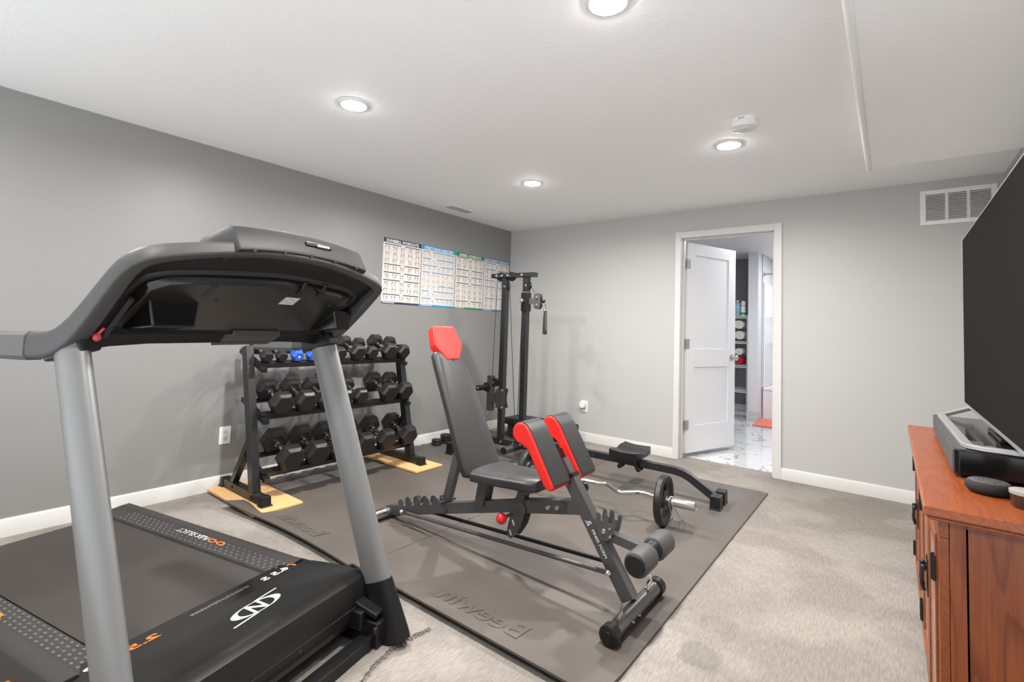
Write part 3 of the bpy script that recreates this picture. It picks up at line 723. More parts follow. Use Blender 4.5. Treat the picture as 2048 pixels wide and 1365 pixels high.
def hexhead(b, c, s, h):
    """hexagonal head centred at x=c on the handle axis, flats up and down; s = outward"""
    R = h / 2 / math.cos(PI / 6); secs = []
    for dx, k in ((-0.046, 0.62), (-0.032, 0.96), (-0.028, 1.0), (0.021, 1.0), (0.026, 0.985), (0.046, 0.80), (0.049, 0.72)):
        secs.append([(c + s * dx, R * k * math.cos(PI / 3 * i), R * k * math.sin(PI / 3 * i)) for i in range(6)])
    b.sweep(None, secs)
def dumbbell_proto(name, label, m, hm):
    t = thing(name, label, 'dumbbell')
    b = MB(); b.tube([(-0.08, 0, 0), (-0.045, 0, 0), (0, 0, 0), (0.045, 0, 0), (0.08, 0, 0)], [0.0135, 0.016, 0.0175, 0.016, 0.0135], 14)
    for x in (-0.072, 0.072): b.cyl((x - 0.006, 0, 0), (x + 0.006, 0, 0), 0.023, 14)
    for x in (-0.058, 0.058): b.cyl((x - 0.004, 0, 0), (x + 0.004, 0, 0), 0.0195, 14)
    b.build('handle', hm, t)
    for s in (-1, 1):
        b = MB(); hexhead(b, s * 0.1235, s, 0.17); b.build('weight_head', m, t, bevel=0.003, seg=1, angle=20)
    return t
def copy_thing(src, label, group=None):
    r = src.copy(); C.objects.link(r); r['label'] = label
    if group: r['group'] = group
    for ch in src.children:
        c = ch.copy(); C.objects.link(c); c.parent = r
        for g in ch.children:
            d = g.copy(); C.objects.link(d); d.parent = c
    return r
protos = {}
def put_dumbbell(tier, y, h, label, kind='black'):
    first = kind not in protos
    if first:
        protos[kind] = dumbbell_proto('hex_dumbbell', label, 'rubber' if kind == 'black' else 'bluevinyl', 'chrome' if kind == 'black' else 'bluevinyl')
        if kind == 'blue':
            b = MB(); x = 0.1235 + 0.0495
            b.prism([(0, -0.022), (0.022, 0), (0, 0.022), (-0.022, 0)], (x, 0, 0), (0, 1, 0), (0, 0, 1), (0.0006, 0, 0))
            lab(b.build('diamond_mark', 'print', protos[kind]), 'pale diamond mark')
        r = protos[kind]; r['group'] = 'hex dumbbells on the rack'
    else: r = copy_thing(protos[kind], label, 'hex dumbbells on the rack')
    h *= 0.91; k = h / 0.17; kx = 0.42 + 0.58 * k
    A = TIERS[tier]
    c = Vector((A.x, y, A.z)) - td * (SEP / 2 - 0.006) + tn * (h / 2 + 0.0015)
    r.location = c; r.rotation_euler = (0, tl, 0); r.scale = (kx, k, k)
T0 = 'on the bottom tier of the rack'; T1 = 'on the middle tier of the rack'; T2 = 'on the top tier of the rack'
for y, h, l in [(-2.948, 0.178, 'large black hex dumbbell at the left end of the bottom rack tier'),
                (-2.760, 0.174, 'second black hex dumbbell from the left %s' % T0),
                (-2.580, 0.174, 'third black hex dumbbell %s, half behind the treadmill post' % T0),
                (-2.375, 0.170, 'black hex dumbbell %s just right of the treadmill post' % T0),
                (-2.173, 0.168, 'black hex dumbbell next to the last %s' % T0),
                (-1.955, 0.164, 'black hex dumbbell at the right end of the bottom rack tier')]:
    put_dumbbell(0, y, h, l)
for y, h, l in [(-2.995, 0.158, 'black hex dumbbell at the left end of the middle rack tier'),
                (-2.827, 0.154, 'second black hex dumbbell from the left %s' % T1),
                (-2.668, 0.146, 'third black dumbbell %s, behind the post' % T1),
                (-2.522, 0.138, 'dumbbell %s peeking out right of the treadmill post' % T1),
                (-2.376, 0.126, 'smallest black hex dumbbell %s' % T1),
                (-2.125, 0.156, 'dumbbell second from the right end %s, after a gap' % T1),
                (-1.957, 0.148, 'black hex dumbbell at the right end of the middle rack tier')]:
    put_dumbbell(1, y, h, l)
put_dumbbell(2, -3.062, 0.082, 'small black hex dumbbell at the left end of the top rack tier')
put_dumbbell(2, -2.960, 0.078, 'small black hex dumbbell left of the blue ones %s' % T2)
put_dumbbell(2, -2.850, 0.085, 'left one of two blue hex dumbbells %s' % T2, 'blue')
put_dumbbell(2, -2.738, 0.085, 'right one of two blue hex dumbbells, partly behind the treadmill post', 'blue')
for y, h, l in [(-2.524, 0.104, 'black hex dumbbell %s just right of the treadmill post' % T2),
                (-2.373, 0.124, 'fourth black hex dumbbell from the right end %s' % T2),
                (-2.240, 0.108, 'third black hex dumbbell from the right end %s' % T2),
                (-2.075, 0.136, 'second black hex dumbbell from the right end %s' % T2),
                (-1.925, 0.120, 'black hex dumbbell at the right end of the top rack tier')]:
    put_dumbbell(2, y, h, l)

# ------------------------------------------------------------------ treadmill (own frame: X towards its front, Y to its left)
TM = thing('treadmill', 'black and gray folding treadmill in the foreground', 'treadmill', (2.15, -3.45, 0.0), (0, 0, math.radians(13)))
YC = -0.385
def mir(y): return 2 * YC - y
# deck body and belt
b = MB(); b.bx(-1.60, -0.30, -0.76, -0.01, 0.055, 0.150); b.build('deck_frame', 'plastic', TM, bevel=0.01)
b = MB(); b.sweep(None, [[(x, y, z) for x, z in ([(-1.60 + 0.035 * math.cos(a), 0.153 + 0.037 * math.sin(a)) for a in [math.radians(90 + k * 18) for k in range(11)]] + [(-0.36, 0.116), (-0.36, 0.19)])] for y in (-0.648, -0.122)])
b.build('running_belt', 'beltr', TM)
# side rails with raised dots
for side in (1, -1):
    Y = (lambda y: y) if side == 1 else mir
    prof = [(-0.118, 0.188), (-0.112, 0.196), (-0.040, 0.204), (-0.030, 0.211), (0.004, 0.211), (0.014, 0.204), (0.020, 0.180), (0.020, 0.060), (-0.118, 0.060)]
    b = MB(); b.sweep(None, [[(-1.665, Y(y * 0.96 - 0.003), min(z, 0.195)) for y, z in prof], [(-1.63, Y(y), z) for y, z in prof], [(-0.42, Y(y), z) for y, z in prof]])
    nf0 = len(b.f)
    for r in range(4):
        for k in range(32):
            x = -1.50 + k * 0.033 + (r % 2) * 0.0165
            if side == 1 and r == 3 and -1.16 < x < -0.80: continue
            if side == -1 and r == 3 and -1.35 < x < -0.96: continue
            yy = -0.100 + r * 0.017; zz = 0.1965 + (yy + 0.112) / 0.072 * 0.008
            b.lathe([(0.006, -0.001), (0.0045, 0.0026), (0, 0.0036)], (x, Y(yy), zz), (0, 0, 1), 7)
    rail = b.build('side_rail', 'railr', TM); rail.data.materials.append(M['raildot_highlight'])
    for p_ in rail.data.polygons:
        if p_.index >= nf0: p_.material_index = 1
    # printed wordmark, read from the belt side
    zz = 0.2066; y0 = -0.043 if side == 1 else mir(-0.065)
    ex = (-1, 0, 0) if side == 1 else (-1, 0, 0); ey = (0, -1, 0)
    x0 = -0.845 if side == 1 else -0.97
    yb = -0.042 if side == 1 else mir(-0.068)
    zf = lambda y: 0.1965 + ((y if side == 1 else mir(y)) + 0.112) / 0.072 * 0.008 + 0.0012
    b = MB(); text(b, 'FLEX', (x0 - 0.075, yb, 0), ex, ey, 0.026, bold=0.02, width=0.075, shear=0.15)
    text(b, 'SELECT', (x0 - 0.155, yb, 0), ex, ey, 0.026, width=0.125, shear=0.15)
    b.v = [Vector((p.x, p.y, zf(p.y))) for p in b.v]; lab(b.build('lettering', 'print', rail, smooth=False), 'white wordmark')
    b = MB()
    def ring(cx, cy, w, h, t_):
        o_ = [(-w, 0), (-w * .6, h), (w * .6, h), (w, 0), (w * .6, -h), (-w * .6, -h)]; i_ = [(a * (1 - t_), c * (1 - t_ * 1.3)) for a, c in o_]
        for k in range(6):
            k2 = (k + 1) % 6
            quad(b, (cx + o_[k][0], cy + o_[k][1], 0), (cx + o_[k2][0], cy + o_[k2][1], 0), (cx + i_[k2][0], cy + i_[k2][1], 0), (cx + i_[k][0], cy + i_[k][1], 0))
    yc_ = yb - 0.013
    ring(x0 - 0.045, yc_, 0.024, 0.0125, 0.4); ring(x0 + 0.012, yc_, 0.024, 0.0125, 0.4)
    quad(b, (x0 - 0.03, yc_ - 0.004, 0), (x0, yc_ - 0.004, 0), (x0, yc_ + 0.004, 0), (x0 - 0.03, yc_ + 0.004, 0))
    b.v = [Vector((p.x, p.y, zf(p.y))) for p in b.v]; lab(b.build('link_mark', 'orange', rail, smooth=False), 'orange link mark')
# orange cushion in the gap under the left rail
b = MB(); b.bx(-0.66, -0.58, mir(0.035), mir(0.015), 0.075, 0.150); lab(b.build('cushion', 'orange', TM, bevel=0.006), 'orange deck cushion')
# motor hood
prof = [(-0.475, 0.075), (-0.475, 0.194), (-0.470, 0.200), (-0.378, 0.206), (-0.372, 0.213), (-0.300, 0.222), (-0.190, 0.233), (-0.150, 0.234), (-0.126, 0.229), (-0.108, 0.217), (-0.098, 0.200), (-0.090, 0.172), (-0.084, 0.140), (-0.086, 0.100), (-0.105, 0.066), (-0.14, 0.055), (-0.35, 0.055)]
b = MB(); b.sweep(None, [[(x * 1.0 if i not in (0, 3) else x - 0.004, y, (z if i not in (0, 3) else z - 0.006)) for x, z in prof] for i, y in enumerate((mir(0.022), mir(0.012), 0.012, 0.022))])
hood = b.build('motor_hood', 'plastic', TM, angle=25)
b = MB(); b.bx(-0.0842, -0.0822, mir(0.0), 0.0, 0.138, 0.140); b.build('seam_line', 'slot', hood)
b = MB()
for y in (-0.05, -0.30, -0.47, -0.72): b.lathe([(0.006, 0), (0.0045, 0.002), (0, 0.002)], (-0.0845, y, 0.122), (1, 0, 0), 10)
b.build('screws', 'slot', hood)
b = MB(); b.add([(-0.472, mir(0.018), 0.2015), (-0.380, mir(0.018), 0.2073), (-0.380, 0.018, 0.2073), (-0.472, 0.018, 0.2015)], [(0, 1, 2, 3)])
b.add([(-0.472, mir(0.018), 0.1995), (-0.380, mir(0.018), 0.2053), (-0.380, 0.018, 0.2053), (-0.472, 0.018, 0.1995)], [(3, 2, 1, 0)])
strip = b.build('name_strip', 'gloss', hood)
sz = lambda x: 0.2015 + (x + 0.472) / 0.092 * 0.0058 + 0.0006
def striptext(s, y, m, w, h=0.030, bold=0.03):
    b = MB(); text(b, s, (-0.408, y, 0), (0, -1, 0), (-1, 0, 0), h, bold=bold, width=w) ; b.v = [Vector((p.x, p.y, sz(p.x) )) for p in b.v]
    return b
lab(striptext('T', -0.020, None, 0.035).build('letter', 'orange', strip, smooth=False), 'orange letter')
lab(striptext('6.5 S', -0.066, None, 0.110).build('lettering', 'print', strip, smooth=False), 'pale model lettering')
lab(striptext('2.5', -0.535, None, 0.085).build('numerals', 'orange', strip, smooth=False), 'orange numerals')
lab(striptext('CHP', -0.632, None, 0.09).build('lettering', 'print', strip, smooth=False), 'white lettering')
b = MB(); bt_ = random.Random(3)
for k in range(34):
    y = -0.225 - k * 0.0062; b.add([(-0.425 + bt_.uniform(-.006, .004), y, 0), (-0.437 + bt_.uniform(-.006, .004), y, 0), (-0.437, y - 0.003, 0), (-0.425, y - 0.003, 0)], [(0, 1, 2, 3)])
b.v = [Vector((p.x, p.y, sz(p.x))) for p in b.v]; lab(b.build('fine_print', 'grayprint', strip, smooth=False), 'faint small print')
# emblem on the hood: N in an oval with a slash
def hz(x):
    for (xa, za), (xb, zb) in zip(prof[4:9], prof[5:10]):
        if xa <= x <= xb: return za + (zb - za) * (x - xa) / (xb - xa) + 0.0008
    return 0.234
b = MB(); cx, cy = -0.262, -0.325
E = lambda a, bb: (cx - bb, cy + a, 0)      # a: to the photo-right (+Y), bb: up the page (-X)
n = 40
for k in range(n):
    pass
    t0, t1 = 2 * PI * k / n, 2 * PI * (k + 1) / n
    thk = lambda t: 0.90 - 0.20 * abs(math.cos(t))
    quad(b, E(0.088 * math.cos(t0), 0.038 * math.sin(t0)), E(0.088 * math.cos(t1), 0.038 * math.sin(t1)), E(0.088 * thk(t1) * math.cos(t1), 0.038 * 0.90 * math.sin(t1)), E(0.088 * thk(t0) * math.cos(t0), 0.038 * 0.90 * math.sin(t0)))
quad(b, E(-0.115, -0.052), E(-0.02, -0.041), E(-0.02, -0.035), E(-0.115, -0.045)); quad(b, E(0.115, 0.052), E(0.02, 0.041), E(0.02, 0.035), E(0.115, 0.045))
text(b, 'N', E(0, 0), (0, 1, 0), (-1, 0, 0), 0.069, bold=0.02, width=0.062, shear=0.15, center=True)
b.v = [Vector((p.x, p.y, hz(p.x))) for p in b.v]; lab(b.build('emblem', 'print', hood, smooth=False), 'white oval N emblem')
# base bar, foot brackets
b = MB(); b.bx(-0.058, -0.006, mir(0.0), 0.0, 0.012, 0.052); bar = b.build('base_bar', 'black', TM, bevel=0.003)
b = MB()
for s in (1, -1):
    Y = (lambda y: y) if s == 1 else mir
    b.bx(-1.35, -0.06, min(Y(-0.04), Y(0.0)), max(Y(-0.04), Y(0.0)), 0.012, 0.05)
b.build('base_rails', 'black', TM, bevel=0.003)
PX0, PX1, PZ1 = 0.020, -0.398, 1.085
for s in (1, -1):
    yc = 0.032 if s == 1 else -0.818
    o1 = Vector((PX0, yc, 0.0)); o2 = Vector((PX1, yc, PZ1)); ax = (o2 - o1).normalized()
    P = lambda z: o1 + (o2 - o1) * (z / PZ1)
    b = MB(); b.tube([P(0.18), P(0.5), P(1.078)], 0.063, 28, ry=0.029, up=(1, 0, 0)); up = b.build('upright', 'silver', TM)
    b = MB(); b.tube([P(0.010), P(0.03), P(0.14), P(0.205)], [0.086, 0.086, 0.075, 0.0685], 28, up=(1, 0, 0))
    cc = P(0.1).y
    b.v = [Vector((p.x, cc + (p.y - cc) * 0.46, max(p.z, 0.008))) for p in b.v]
    lab(b.build('foot_cover', 'plastic', up), 'black plastic foot cover')
    sg = 1 if s == 1 else -1
    b = MB(); b.bx(-0.075, 0.012, yc - 0.075 * sg if sg == 1 else yc + 0.03, yc - 0.03 * sg if sg == 1 else yc + 0.075, 0.012, 0.10)
    b.bx(-0.115, -0.045, min(yc - sg * 0.10, yc - sg * 0.045), max(yc - sg * 0.10, yc - sg * 0.045), 0.07, 0.135)
    b.beam((-0.10, yc - sg * 0.06, 0.15), (0.0, yc - sg * 0.05, 0.12), 0.05, 0.02)
    b.cyl((0.006, yc - sg * 0.085, 0.085), (0.02, yc - sg * 0.085, 0.085), 0.014, 12)
    b.build('pivot_bracket', 'plastic', TM, bevel=0.006)
# console frame: one band from grip to grip
YF = -0.394
def mir(y): return 2 * YF - y
LS = mir(0.042)
half = [((-0.800, LS, 1.071), (0, 1), 0.028, 0.020), ((-0.792, LS, 1.072), (0, 1), 0.035, 0.024), ((-0.62, LS, 1.078), (0, 1), 0.037, 0.024), ((-0.505, LS, 1.081), (-.03, 1), 0.037, 0.024), ((-0.44, LS, 1.088), (-.2, .98), 0.036, 0.024),
        ((-0.375, LS, 1.112), (-.45, .89), 0.035, 0.023), ((-0.302, LS, 1.162), (-.62, .78), 0.031, 0.022), ((-0.218, LS, 1.232), (-.66, .75), 0.027, 0.021), ((-0.155, LS + .002, 1.287), (-.62, .78), 0.024, 0.020),
        ((-0.118, LS + 0.016, 1.310), (-.5, .86), 0.022, 0.020), ((-0.098, LS + 0.052, 1.324), (-.35, .93), 0.021, 0.019), ((-0.086, LS + 0.125, 1.340), (-.3, .95), 0.020, 0.018), ((-0.078, LS + 0.24, 1.361), (-.3, .95), 0.019, 0.018), ((-0.074, LS + 0.36, 1.372), (-.3, .95), 0.019, 0.018)]
full = half + [((p[0], mir(p[1]), p[2]), u, a, c) for p, u, a, c in half[::-1]]
pp = [Vector(f[0]) for f in full]; secs = []
for i, (p, u, hh, tt) in enumerate(full):
    p = Vector(p); t = (pp[min(i + 1, len(pp) - 1)] - pp[max(i - 1, 0)]).normalized()
    U = Vector((u[0], 0, u[1])); U = (U - t * U.dot(t)).normalized(); V = t.cross(U)
    secs.append([p + U * a * hh + V * c * tt for a, c in [(-1, -.8), (-.85, -1), (.7, -1), (1, -.6), (1, .6), (.7, 1), (-.85, 1), (-1, .8)]])
b = MB(); b.sweep(None, secs); frame = b.build('console_frame', 'armgray', TM, angle=50, subsurf=1)
for s in (1, -1):
    yy = 0.042 if s == 1 else LS
    b = MB(); gs = []
    for x, k in ((-0.806, 0.6), (-0.798, 0.95), (-0.78, 1), (-0.56, 1), (-0.555, 0.97)):
        gs.append([(x, yy + 0.0265 * k * c, 1.0765 + (x + .62) * 0.03 + 0.0395 * k * a) for a, c in [(-1, -.6), (-.7, -1), (.7, -1), (1, -.6), (1, .6), (.7, 1), (-.7, 1), (-1, .6)]])
    b.sweep(None, gs); b.build('hand_grip', mat('grip_rubber', (0.095, 0.095, 0.095), 0.6) if s == 1 else M['grip'], TM, angle=40)
    M['grip'] = bpy.data.materials['grip_rubber']
# dark underside cover
cd = Vector((0.29, 0, 0.180)).normalized(); cn = Vector((-cd.z, 0, cd.x))      # up the slope, and away from the floor
base = Vector((-0.405, 0, 1.133))
YC = YF
def CP(s, y, d=0.0): return base + cd * s + Vector((0, y, 0)) + cn * d
def outline(k, n=8):
    """rounded outline in (s, y) inset by k from the frame"""
    w = 0.425 - k
    pts = [(0.0 + k * .3, -w + 0.05), (0.0 + k * .3, w - 0.05), (0.04, w - 0.005), (0.12, w), (0.23, w - 0.002), (0.285 - k * .3, w - 0.035), (0.320 - k * .6, w - 0.105), (0.350 - k * .8, w - 0.24), (0.362 - k * .8, 0)]
    out = [(a, c) for a, c in pts[1:]] + [(a, -c) for a, c in pts[1:-1][::-1]]
    return out
b = MB()
oo = outline(0.062); ring0 = [CP(a, YC + y, -0.004) for a, y in oo]; ring1 = [CP(0.012 + (a - 0.012) * 0.965, YC + y * 0.97, -0.022) for a, y in oo]; ringb = [CP(a, YC + y, 0.03) for a, y in oo]
b.sweep(None, [ringb, ring0, ring1]); cover = b.build('underside_cover', 'gloss', TM, bevel=0.004)
M['under'] = mat('dark_underside', (0.010, 0.0095, 0.009), 0.26, bump=(900, 0.1, 0.001)); cover.data.materials[0] = M['under']
fr_ = pp[5:len(pp) - 5]; ringA = [p + cn * 0.004 for p in fr_]; ringB = []
for p in fr_:
    q = p - base; s_, y_ = q.dot(cd), p.y - YC
    s_ = 0.17 + (s_ - 0.17) * 0.86; ringB.append(CP(s_, YC + y_ * 0.88, 0.002))
b = MB(); b.sweep(None, [[p + cn * 0.02 for p in ringA], ringA, ringB]); b.build('console_shell', 'black', TM, angle=60)
b = MB(); oc = [q for q in outline(0.044)]; pts = [CP(a, YC + y, 0.004) for a, y in oc[1:-1]]; b.tube(bez(pts, 4), 0.0105, 10); wire = b.build('cable_loop', 'softplastic', TM)
for y in (-0.318, -0.232):
    b = MB(); b.tube([CP(0.325, y, -0.010), CP(0.315, y, -0.012), CP(0.303, y, -0.020), CP(0.29, y, -0.024)], 0.006, 8); b.box(CP(0.284, y, -0.024), (0.02, 0.022, 0.004), Matrix((cd, Vector((0, 1, 0)), cn)).transposed()); b.build('cable_clip', 'plastic', TM)
R_ = Matrix((cd, Vector((0, 1, 0)), cn)).transposed()
# slots, holes and sticker on the cover
b = MB()
for a, y in ((0.245, -0.60), (0.245, -0.085)): b.box(CP(a, y, -0.0225), (0.055, 0.016, 0.002), R_)
for a, y in ((0.20, -0.555), (0.12, -0.58), (0.215, -0.13), (0.14, -0.15), (0.12, -0.25)): b.lathe([(0.006, -0.0235), (0.006, -0.021)], CP(a, y, 0), cn, 10)
b.build('openings', 'slot', cover)
b = MB(); b.box(CP(0.225, -0.315, -0.0226), (0.042, 0.058, 0.0012), R_); stk = b.build('sticker', mat('sticker_white', (0.62, 0.60, 0.56), 0.5), cover); lab(stk, 'small white sticker with a ring')
b = MB(); pts = [CP(0.225 + 0.012 * math.cos(2 * PI * k / 24), -0.315 + 0.012 * math.sin(2 * PI * k / 24), -0.0234) for k in range(24)]; b.tube(pts, 0.0009, 5, closed=True)
for y in (-0.34, -0.29): b.beam(CP(0.211, y, -0.0234), CP(0.239, y, -0.0234), 0.001, 0.0006, cn)
b.build('sticker_print', 'grayprint', stk)
# two tray pockets bulging below the cover
for s in (1, -1):
    Y = (lambda y: y) if s == 1 else mir
    b = MB(); ys = (-0.075, 0.020) if s == 1 else (-0.195, -0.058)
    A = [CP(0.030, Y(ys[0]), -0.018), CP(0.030, Y(ys[1]), -0.018), CP(0.185, Y(ys[1]), -0.018), CP(0.185, Y(ys[0]), -0.018)]
    Bp = [CP(0.040, Y(ys[0] + 0.012), -0.030), CP(0.040, Y(ys[1] - 0.012), -0.030), CP(0.150, Y(ys[1] - 0.012), -0.085), CP(0.150, Y(ys[0] + 0.012), -0.085)]
    b.sweep(None, [A, Bp]); b.build('tray_pocket', 'gloss', TM, bevel=0.006, seg=3, smooth=True)
# crossbar and its box
b = MB(); b.sweep(None, [[(x, y, z) for x, z in [(-0.465, 1.072 + k), (-0.415, 1.066 + k), (-0.400, 1.092 + k), (-0.402, 1.132 + k), (-0.465, 1.140 + k)]] for y, k in ((mir(0.02), 0.0), (mir(-0.06), 0.014), (mir(-0.16), 0.02), (-0.16, 0.02), (-0.06, 0.016), (0.02, 0.006))]); b.build('crossbar', 'plastic', TM, angle=40)
b = MB(); b.sweep(None, [[(-0.44, -0.420, 1.075), (-0.44, -0.200, 1.075), (-0.44, -0.200, 1.135), (-0.44, -0.420, 1.135)], [(-0.372, -0.385, 1.108), (-0.372, -0.200, 1.108), (-0.372, -0.200, 1.134), (-0.372, -0.385, 1.134)]]); b.build('sensor_box', 'armgray', TM, bevel=0.003)
# post tops
for s in (1, -1):
    yc = 0.032 if s == 1 else -0.818
    b = MB(); b.beam((-0.49, yc, 1.062), (-0.33, yc - s * 0.012, 1.10), 0.05, 0.05); b.build('joint_block', 'plastic', TM, bevel=0.008)
b = MB(); b.ball((-0.325, -0.798, 1.110), 0.010, 12, 8, (1, 1, 1.25)); b.tube([(-0.322, -0.798, 1.116), (-0.310, -0.790, 1.134)], 0.004, 8); lab(b.build('safety_key', 'pinkkey', TM), 'small red safety key')
b = MB(); b.tube(bez([(-0.30, mir(-0.015), 1.17), (-0.345, mir(-0.018), 1.125), (-0.37, mir(-0.01), 1.098), (-0.385, mir(0.0), 1.075)], 5), 0.004, 7); b.tube([(-0.22, mir(-0.01), 1.21), (-0.33, mir(-0.008), 1.112)], 0.007, 8); b.build('wiring', 'softplastic', TM)
# display housing on the top edge
PR_ = [(-0.300, 1.235), (-0.060, 1.350), (-0.050, 1.358), (-0.052, 1.368), (-0.078, 1.412), (-0.088, 1.424), (-0.105, 1.428), (-0.33, 1.305)]
b = MB(); secs = []
for k, f in enumerate([0, 0.02, 0.07, 0.14, 0.25, 0.375, 0.5, 0.625, 0.75, 0.86, 0.93, 0.98, 1.0]):
    y = -0.655 + 0.575 * f; arch = 0.024 * (1 - (2 * f - 1) ** 2) - 0.010; e = min(f, 1 - f)
    back = 0.075 * max(0, 1 - e / 0.07) ** 1.0; sh = 0.6 if e < 0.01 else (0.85 if e < 0.03 else 1.0)
    q = []
    for x, z in PR_:
        zz = 1.352 + (z - 1.352) * sh if z > 1.352 else z
        q.append((x - (back if x > -0.2 else 0), y, zz + arch - back * 0.35))
    secs.append(q)
b.sweep(None, secs); disp = b.build('display_housing', 'softplastic', TM, bevel=0.003, angle=28)
b = MB(); b.box((-0.071, -0.33, 1.408), (0.018, 0.105, 0.014), Matrix.Rotation(math.radians(-30), 3, 'Y')); b.build('port_cover', 'plastic', disp, bevel=0.002)
b = MB(); b.box((-0.064, -0.315, 1.408), (0.010, 0.05, 0.008), Matrix.Rotation(math.radians(-30), 3, 'Y')); lab(b.build('port', 'nickel', disp), 'shiny port')
b = MB()
for k in range(5):
    f = 0.1 + k * 0.2; b.lathe([(0.005, 0), (0.005, 0.003)], (-0.0525, -0.62 + 0.5 * f, 1.361 + 0.022 * (1 - (2 * f - 1) ** 2) - 0.010), (1, 0, 0), 10)
b.build('screw_holes', 'slot', disp)
# carpet remnant under the treadmill
RX = [(2.205, -3.27), (2.20, -3.33), (2.188, -3.40), (2.20, -3.47), (2.215, -3.53), (2.245, -3.60), (2.27, -3.70), (2.28, -3.85), (2.30, -4.3)]
rr = random.Random(5); edge = []
for i in range(len(RX) - 1):
    for k in range(6):
        f = k / 6; edge.append((RX[i][0] + (RX[i + 1][0] - RX[i][0]) * f + rr.uniform(-0.004, 0.004), RX[i][1] + (RX[i + 1][1] - RX[i][1]) * f))
b = MB((1.9, -3.8, 0)); b.prism([(1.75, -3.30)] + edge + [(1.75, -4.3)], (0, 0, 0.0005), (1, 0, 0), (0, 1, 0), (0, 0, 0.009))
for x, y in edge:
    for k in range(3):
        a = rr.uniform(-1, 1); b.tube([(x, y, 0.008), (x + 0.010 + rr.uniform(0, .006), y + a * 0.008, rr.uniform(0.002, 0.012))], 0.0011, 4)
o = b.build('carpet_remnant', 'carpet', None); o.location = (1.9, -3.8, 0); tag(o, 'beige carpet remnant with a frayed edge under the treadmill front', 'carpet')

# ------------------------------------------------------------------ weight bench
BY0 = -2.68; MZ = 0.0105
BO_ = Vector((2.0, BY0, MZ))
bench = thing('weight_bench', 'adjustable charcoal weight bench with red headrest and red-edged arm pads', 'weight bench', BO_)
def B(): return MB(BO_)
Y = BY0
# front foot
b = B(); b.cyl((2.785, Y - 0.235, 0.048), (2.785, Y + 0.235, 0.048), 0.030, 24); ff = b.build('front_foot', 'gunshine', bench)
for s in (-1, 1):
    b = B(); b.lathe([(0.0, 0), (0.018, 0), (0.019, 0.003), (0.030, 0.003), (0.038, 0.008), (0.038, 0.045), (0.031, 0.05)], (2.785, Y + s * 0.252, 0.048), (0, -s, 0), 12); b.build('end_cap', 'plastic', ff)
    b = B(); c = Vector((2.785, Y + s * 0.15, 0.080))
    b.tube([c + Vector((0.012, -0.045, 0.0)), c + Vector((0.0, -0.02, 0.006)), c + Vector((-0.005, 0.03, 0.004)), c + Vector((-0.02, 0.055, 0.012))], 0.006, 8); b.box(c + Vector((0, 0, 0.0)), (0.02, 0.07, 0.004)); b.build('band_hook', 'chrome', ff)
b = B()
for yy in (-0.09, -0.03): b.lathe([(0.007, 0), (0.005, 0.006), (0, 0.006)], (2.815, Y + yy, 0.045), (1, 0, 0), 8)
b.build('foot_bolts', 'bolt', ff)
# front post
PB, PT = Vector((2.762, Y, 0.075)), Vector((2.470, Y, 0.505)); pd = (PT - PB).normalized(); pn = Vector((pd.z, 0, -pd.x))
b = B(); b.beam(PB, PT, 0.050, 0.060, pn); post = b.build('front_post', 'charcoal', bench, bevel=0.003)
b = B(); b.beam(PT - pd * 0.004, PT + pd * 0.012, 0.056, 0.066, pn); b.cyl(PT - pd * 0.02 + Vector((0, -0.028, 0)), PT - pd * 0.02 + Vector((0, -0.034, 0)), 0.006, 10); b.build('post_collar', 'plastic', post)
b = B(); b.beam(PT, PT + pd * 0.085, 0.040, 0.044, pn); b.build('inner_tube', 'charcoal', bench, bevel=0.002)
b = B(); b.cyl(PT - pd * 0.06 + Vector((0, 0.025, 0)), PT - pd * 0.06 + Vector((0, 0.05, 0)), 0.008, 10); b.lathe([(0.022, 0), (0.024, 0.006), (0.024, 0.016), (0.02, 0.02), (0, 0.02)], PT - pd * 0.06 + Vector((0, 0.048, 0)), (0, 1, 0), 12); b.build('adjusting_knob', 'plastic', bench)
# wordmark on the post
yf = Y - 0.0258; mid_ = PB + pd * 0.290
b = B(); text(b, 'FINER FORM', mid_ + Vector((0, yf - Y, 0)) - pn * 0.0075, -pd, pn, 0.0135, bold=0.02, width=0.118); lab(b.build('lettering', 'print', post, smooth=False), 'white wordmark')
b = B(); q = mid_ + pd * 0.026 + Vector((0, yf - Y, 0))
for k in range(3): b.add([q + pd * (0.009 * k - 0.004) + pn * w for w in (-0.015, -0.003 - 0.004 * k)] + [q + pd * (0.009 * k + 0.002) + pn * w for w in (-0.003 - 0.004 * k, -0.015)], [(0, 1, 2, 3)])
text(b, 'F', q + pn * 0.0 + pd * 0.005 , -pd, pn, 0.020, bold=0.03, shear=0.3, center=True)
lab(b.build('brand_mark', 'print', post, smooth=False), 'white mark above the wordmark')
# main beam
b = B(); b.beam((2.535, Y, 0.391), (2.16, Y, 0.305), 0.048, 0.062, (0, 0, 1)); b.beam((2.20, Y, 0.314), (1.22, Y, 0.045), 0.046, 0.056, (0, 0, 1)); beam_ = b.build('main_beam', 'charcoal', bench, bevel=0.003)
b = B()
for x, z in ((2.37, 0.352), (2.42, 0.364)): b.lathe([(0.013, 0), (0.013, 0.004), (0.010, 0.009), (0, 0.010)], (x, Y - 0.024, z), (0, -1, 0), 8)
b.build('beam_bolts', 'bolt', beam_)
